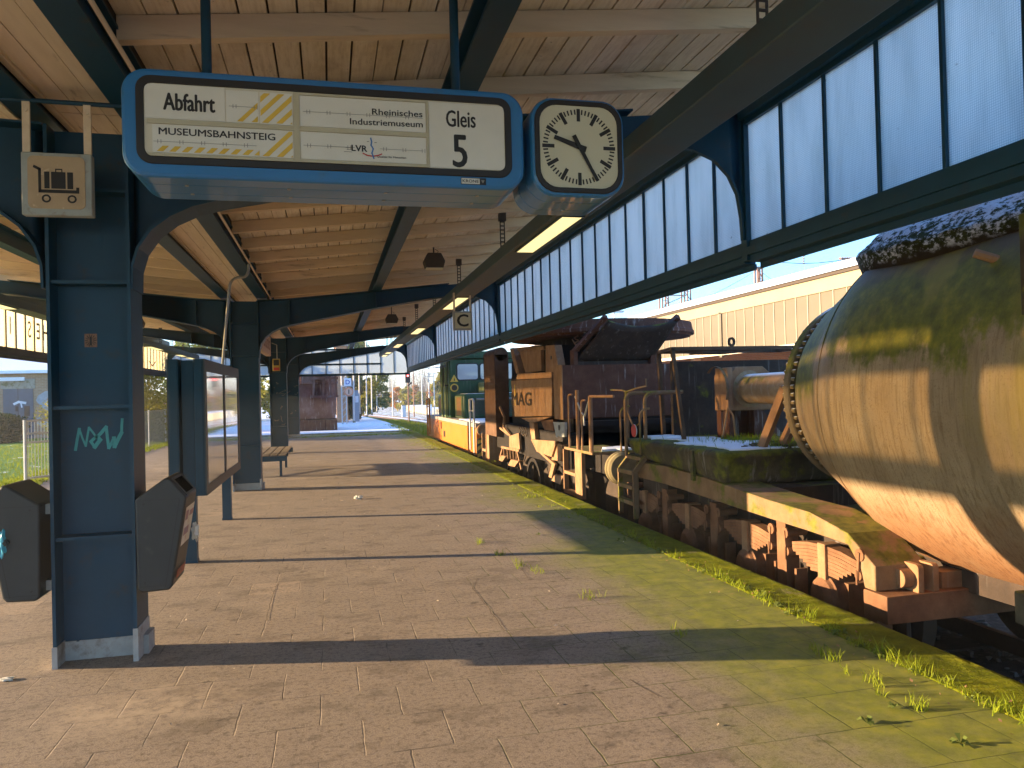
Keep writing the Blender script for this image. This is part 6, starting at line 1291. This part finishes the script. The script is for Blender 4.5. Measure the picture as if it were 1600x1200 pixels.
# colour light signal
q = AY(638, 600, 62)
sg = thing('railway_signal', (q.x, 62, -.9), 'black railway signal with a red light and a tilted disc, standing between the far tracks', 'signal')
m = MB(); m.tube([(q.x, 62.1, -.9), (q.x, 62.1, 3.3)], .06, 8); m.build('mast', 'mast', sg)
a = AY(637, 590, 62); m = MB(); m.box(a.x - .2, a.x + .2, 61.9, 62.1, a.z - .42, a.z + .65); hd_ = m.build('signal_head', 'black', sg, bevel=.03)
m = MB(); m.lathe([(61.88, .07), (61.9, .07)], 'y', (a.x, a.z + .15), 16); m.build('red_light', emis('red_signal_light', (1, .05, .04), 2.5), hd_)
b = AY(640, 600, 62); m = MB(); m.beam((b.x - .15, 61.9, b.z - .15), (b.x + .16, 61.9, b.z + .12), .12, .3, (0, 1, 0)); m.build('tilted_disc', 'black', sg, bevel=.03)
for k, (px_, y, top_) in enumerate(((614, 95, 590), (647, 88, 575), (629, 130, 560), (660, 110, 588), (671, 70, 590), (679, 82, 585))):
    q = AY(px_, 640, y); tp_ = AY(px_, top_ - 15, y); t = thing('line_mast', (q.x, y, -1), ['slim mast above the curving track', 'mast just right of the red signal', 'lattice-like slim mast over the distant wood', 'thin mast between the signal and the locomotive', 'lamp mast nearest to the left of the locomotive', 'mast close to the locomotive cab'][k], 'mast', 'slim masts in the distant yard')
    m = MB(); m.tube([(q.x, y, -1), (q.x, y, tp_.z)], .07, 6, .05); m.build('mast_pole', 'pale_post' if k != 1 else 'mast', t)
    m = MB(); m.beam((q.x - .9, y, tp_.z), (q.x + .9, y, tp_.z), .08, .08); m.beam((q.x - .5, y, tp_.z * .8), (q.x + .4, y, tp_.z * .8), .06, .06); m.build('cross_arm', 'pale_post', t, smooth=0)
    if k in (0, 4): m = MB(); m.box(q.x - 1.1, q.x - .6, y - .1, y + .1, tp_.z, tp_.z + .1); m.box(q.x + .6, q.x + 1.1, y - .1, y + .1, tp_.z, tp_.z + .1); m.build('lamp_head', 'pale_post', t, smooth=0)
for k, px_ in enumerate((631, 672)):
    q = AY(px_, 640, 85); m = MB(); m.box(q.x - .22, q.x + .22, 85, 85.4, -1, .35); cbx = tag(m.build('relay_box', 'snow', bevel=.03), ['small pale relay box left of the signal mast', 'small pale relay box by the tracks near the locomotive'][k], 'cabinet', 'relay boxes by the tracks'); m = MB(); m.box(q.x - .26, q.x + .26, 84.95, 85.45, .35, .42); m.build('box_lid', 'pale_post', cbx, smooth=0)
m = MB()
for k in range(5): y0_ = 38 + k * 6; m.box(10.9, 10.98, y0_, y0_ + 5.9, -.9, .1)
bw = tag(m.build('track_barrier', 'mast', smooth=0), 'low rusty barrier boards beside the curving snowy track', 'barrier')
m = MB()
for k in range(6): m.box(10.86, 11.02, 37.9 + k * 6, 38.05 + k * 6, -.95, .2)
m.build('barrier_post', 'pale_post', bw, smooth=0)

# ================================================================== FAR PLATFORM CANOPY ON THE RIGHT
FX = 14.5
fc_ = thing('far_canopy', (FX + 3, 34, -.9), 'cream-panelled platform canopy with a snowy roof across the tracks on the right', 'station canopy')
m = MB(); m.box(FX, FX + .06, 6, 60, 2.9, 4.36); pn = m.build('cladding', 'panel_far', fc_, smooth=0)
m = MB(); y = 6.0
while y < 60: m.box(FX - .02, FX, y - .02, y + .02, 2.9, 4.36); y += .62
m.build('panel_joint', simple('panel_joint_metal', (.35, .3, .2), (.3, .26, .18), 5, .6), pn, smooth=0)
m = MB(); m.box(FX - .05, FX + .08, 6, 60, 4.36, 4.78); m.build('upper_band', simple('cream_band', (.32, .26, .15), (.28, .22, .13), 1, .6), fc_, smooth=0)
m = MB(); m.box(FX - .12, FX + .1, 6, 60, 4.78, 4.88); m.build('gutter', 'strap', fc_, smooth=0)
m = MB(); m.box(FX - .06, FX + .1, 6, 60, 2.78, 2.9); m.build('lower_beam', 'lining', fc_, smooth=0)
m = MB(); m.hexa([(FX - .2, 6, 4.88), (FX + 7, 6, 4.88), (FX + 7, 60, 4.88), (FX - .2, 60, 4.88), (FX - .15, 6, 5.1), (FX + 7, 6, 6.1), (FX + 7, 60, 6.1), (FX - .15, 60, 5.1)]); m.build('snowy_roof', 'snow', fc_, smooth=0)
for y in (17.5, 26.3, 35.1, 43.9): m = MB(); m.box(FX - .05, FX + .07, y - .09, y + .09, 2.7, 4.4); m.build('cladding_post', 'panel_far', fc_, smooth=0)
for y in (17.5, 26.3, 35.1, 43.9, 52.7): m = MB(); m.box(FX + 3.2, FX + 3.6, y - .15, y + .15, -.2, 4.9); m.build('column', 'lining', fc_, smooth=0)
m = MB(); m.box(12.6, 22, 4, 62, -1, -.1); struct(m.build('far_platform', 'coping_side', smooth=0))
m = MB(); m.box(19.5, 20, 6, 60, -.1, 4.9); tag(m.build('far_wall', 'brick_o', smooth=0), 'pale wall under the cream canopy across the tracks', 'wall')
# masts and wires over it
def lattice(px_, top_, y, w, lab, portal=False):
    q = AY(px_, top_, y); t = thing('catenary_mast', (q.x, y, -1), lab, 'mast', 'lattice catenary masts beyond the far canopy'); m = MB(); zt = q.z
    for dx in (-w, w):
        for dy in (-w, w): m.beam((q.x + dx, y + dy, -1), (q.x + dx * .6, y + dy * .6, zt), .09, .09)
    k = 2.0; s_ = 1
    while k < zt - .6:
        f = lambda z: w * (1 - .4 * (z + 1) / (zt + 1)); a, b = f(k), f(k + .75)
        m.beam((q.x - a * s_, y - a, k), (q.x + b * s_, y - b, k + .75), .05, .05); m.beam((q.x - a, y - a, k), (q.x + a, y - a, k), .04, .04); k += .75; s_ = -s_
    m.build('lattice_pole', 'mast', t, smooth=0); m = MB(); m.box(q.x - w, q.x + w, y - w * .8, y + w * .8, zt, zt + .12); m.build('mast_cap', 'mast', t, smooth=0); return q
a = lattice(1185, 420, 46, .28, 'rusty lattice mast standing alone above the snowy far roof')
b = lattice(1037, 455, 58, .42, 'left leg of the pair of rusty lattice masts behind the far canopy'); c = lattice(1071, 430, 58, .42, 'right leg of the pair of rusty lattice masts behind the far canopy')
m = MB()
for z in (9.2, 10.0): m.beam((b.x, 58, z), (c.x, 58, z), .08, .08)
m.beam((b.x, 58, 8.4), (c.x, 58, 9.2), .06, .06); tag(m.build('mast_tie', 'mast', smooth=0), 'rusty cross ties between the pair of lattice masts', 'mast tie')
def wire(pts, lab, r=.025): 
    ps = []
    for p, q in zip(pts[:-1], pts[1:]): ps += [AY(*p[:2], p[2]).lerp(AY(*q[:2], q[2]), k / 6) - Vector((0, 0, math.sin(PI * k / 6) * .25)) for k in range(6)]
    ps.append(AY(*pts[-1][:2], pts[-1][2])); m = MB(); m.tube(ps, r, 5); return tag(m.build('overhead_wire', 'wire', smooth=0), lab, 'wire')
wire([(1060, 480, 58), (1185, 421, 46), (1260, 462, 40)], 'thin overhead wire running over the tops of the lattice masts', .02)
w1 = wire([(1170, 402, 30), (1330, 404, 30), (1480, 404, 30)], 'thin contact wire with two insulators in the blue sky', .016)
for px_ in (1192, 1322):
    m = MB(); a = AY(px_ - 11, 404, 29.95); b = AY(px_ + 11, 404, 29.95)
    for k in range(6): p = a.lerp(b, (k + .5) / 6); m.lathe([(p.x - .03, .03), (p.x, .075), (p.x + .03, .03)], 'x', (p.y, p.z), 10)
    m.cyl(a, b, .022, 6); tag(m.build('insulator', 'mast'), 'small brown insulator on the contact wire, nearer to the screen post' if px_ < 1250 else 'small brown insulator on the contact wire, nearer to the mossy ladle', 'insulator', 'insulators on the contact wire')
m = MB(); a = AY(1256, 380, 34); b = AY(1256, 412, 34); m.tube([a + Vector((0, 0, 1)), b], .015, 5)
for k in range(9): p = a.lerp(b, k / 8); m.lathe([(p.z - .03, .025), (p.z, .07), (p.z + .03, .025)], 'z', (p.x, p.y), 10)
m.tube([b, b + Vector((.12, 0, -.9))], .008, 4); tag(m.build('insulator_string', 'mast'), 'hanging vertical string of insulators in the blue sky', 'insulator')
q = AY(960, 500, 60); sl = thing('street_lamp', (q.x, 60, -1), 'twin-headed pale lamp post behind the slag ladle wagon', 'street lamp'); tp_ = AY(960, 488, 60)
m = MB(); m.tube([(q.x, 60, -1), (q.x, 60, tp_.z)], .07, 8); m.beam((q.x - .5, 60, tp_.z), (q.x + .5, 60, tp_.z), .06, .06); m.build('pole', 'pale_post', sl, smooth=0)
for s_ in (-1, 1): m = MB(); m.box(*sorted((q.x + s_ * .15, q.x + s_ * .82)), 59.85, 60.15, tp_.z - .02, tp_.z + .14); m.build('lamp_head', 'pale_post', sl, bevel=.03)
q = AY(1080, 478, 62); m = MB(); m.box(q.x - .9, q.x + .5, 61.8, 62.2, q.z - .12, q.z + .1); m.tube([(q.x + .3, 62, -1), (q.x + .3, 62, q.z)], .07, 6); tag(m.build('street_lamp', 'pale_post', smooth=0), 'single lamp head peeping over the far roof beside the lattice masts', 'street lamp')
# ================================================================== AIR
m = MB(); m.box(-520, 520, -80, 720, -2.0, 22.0); hz = m.build('haze', 'snow', smooth=0); hz['kind'] = 'stuff'; hz['label'] = 'thin pale morning haze over the yard'; hz['category'] = 'haze'
hm = bpy.data.materials.new('haze_air'); hm.use_nodes = True; hm.node_tree.nodes.clear(); ho = hm.node_tree.nodes.new('ShaderNodeOutputMaterial'); hv = hm.node_tree.nodes.new('ShaderNodeVolumePrincipled')
hv.inputs['Color'].default_value = (.93, .95, 1, 1); hv.inputs['Density'].default_value = .0012; hv.inputs['Anisotropy'].default_value = .2; hm.node_tree.links.new(hv.outputs[0], ho.inputs['Volume']); hz.data.materials[0] = hm
bpy.context.view_layer.update()
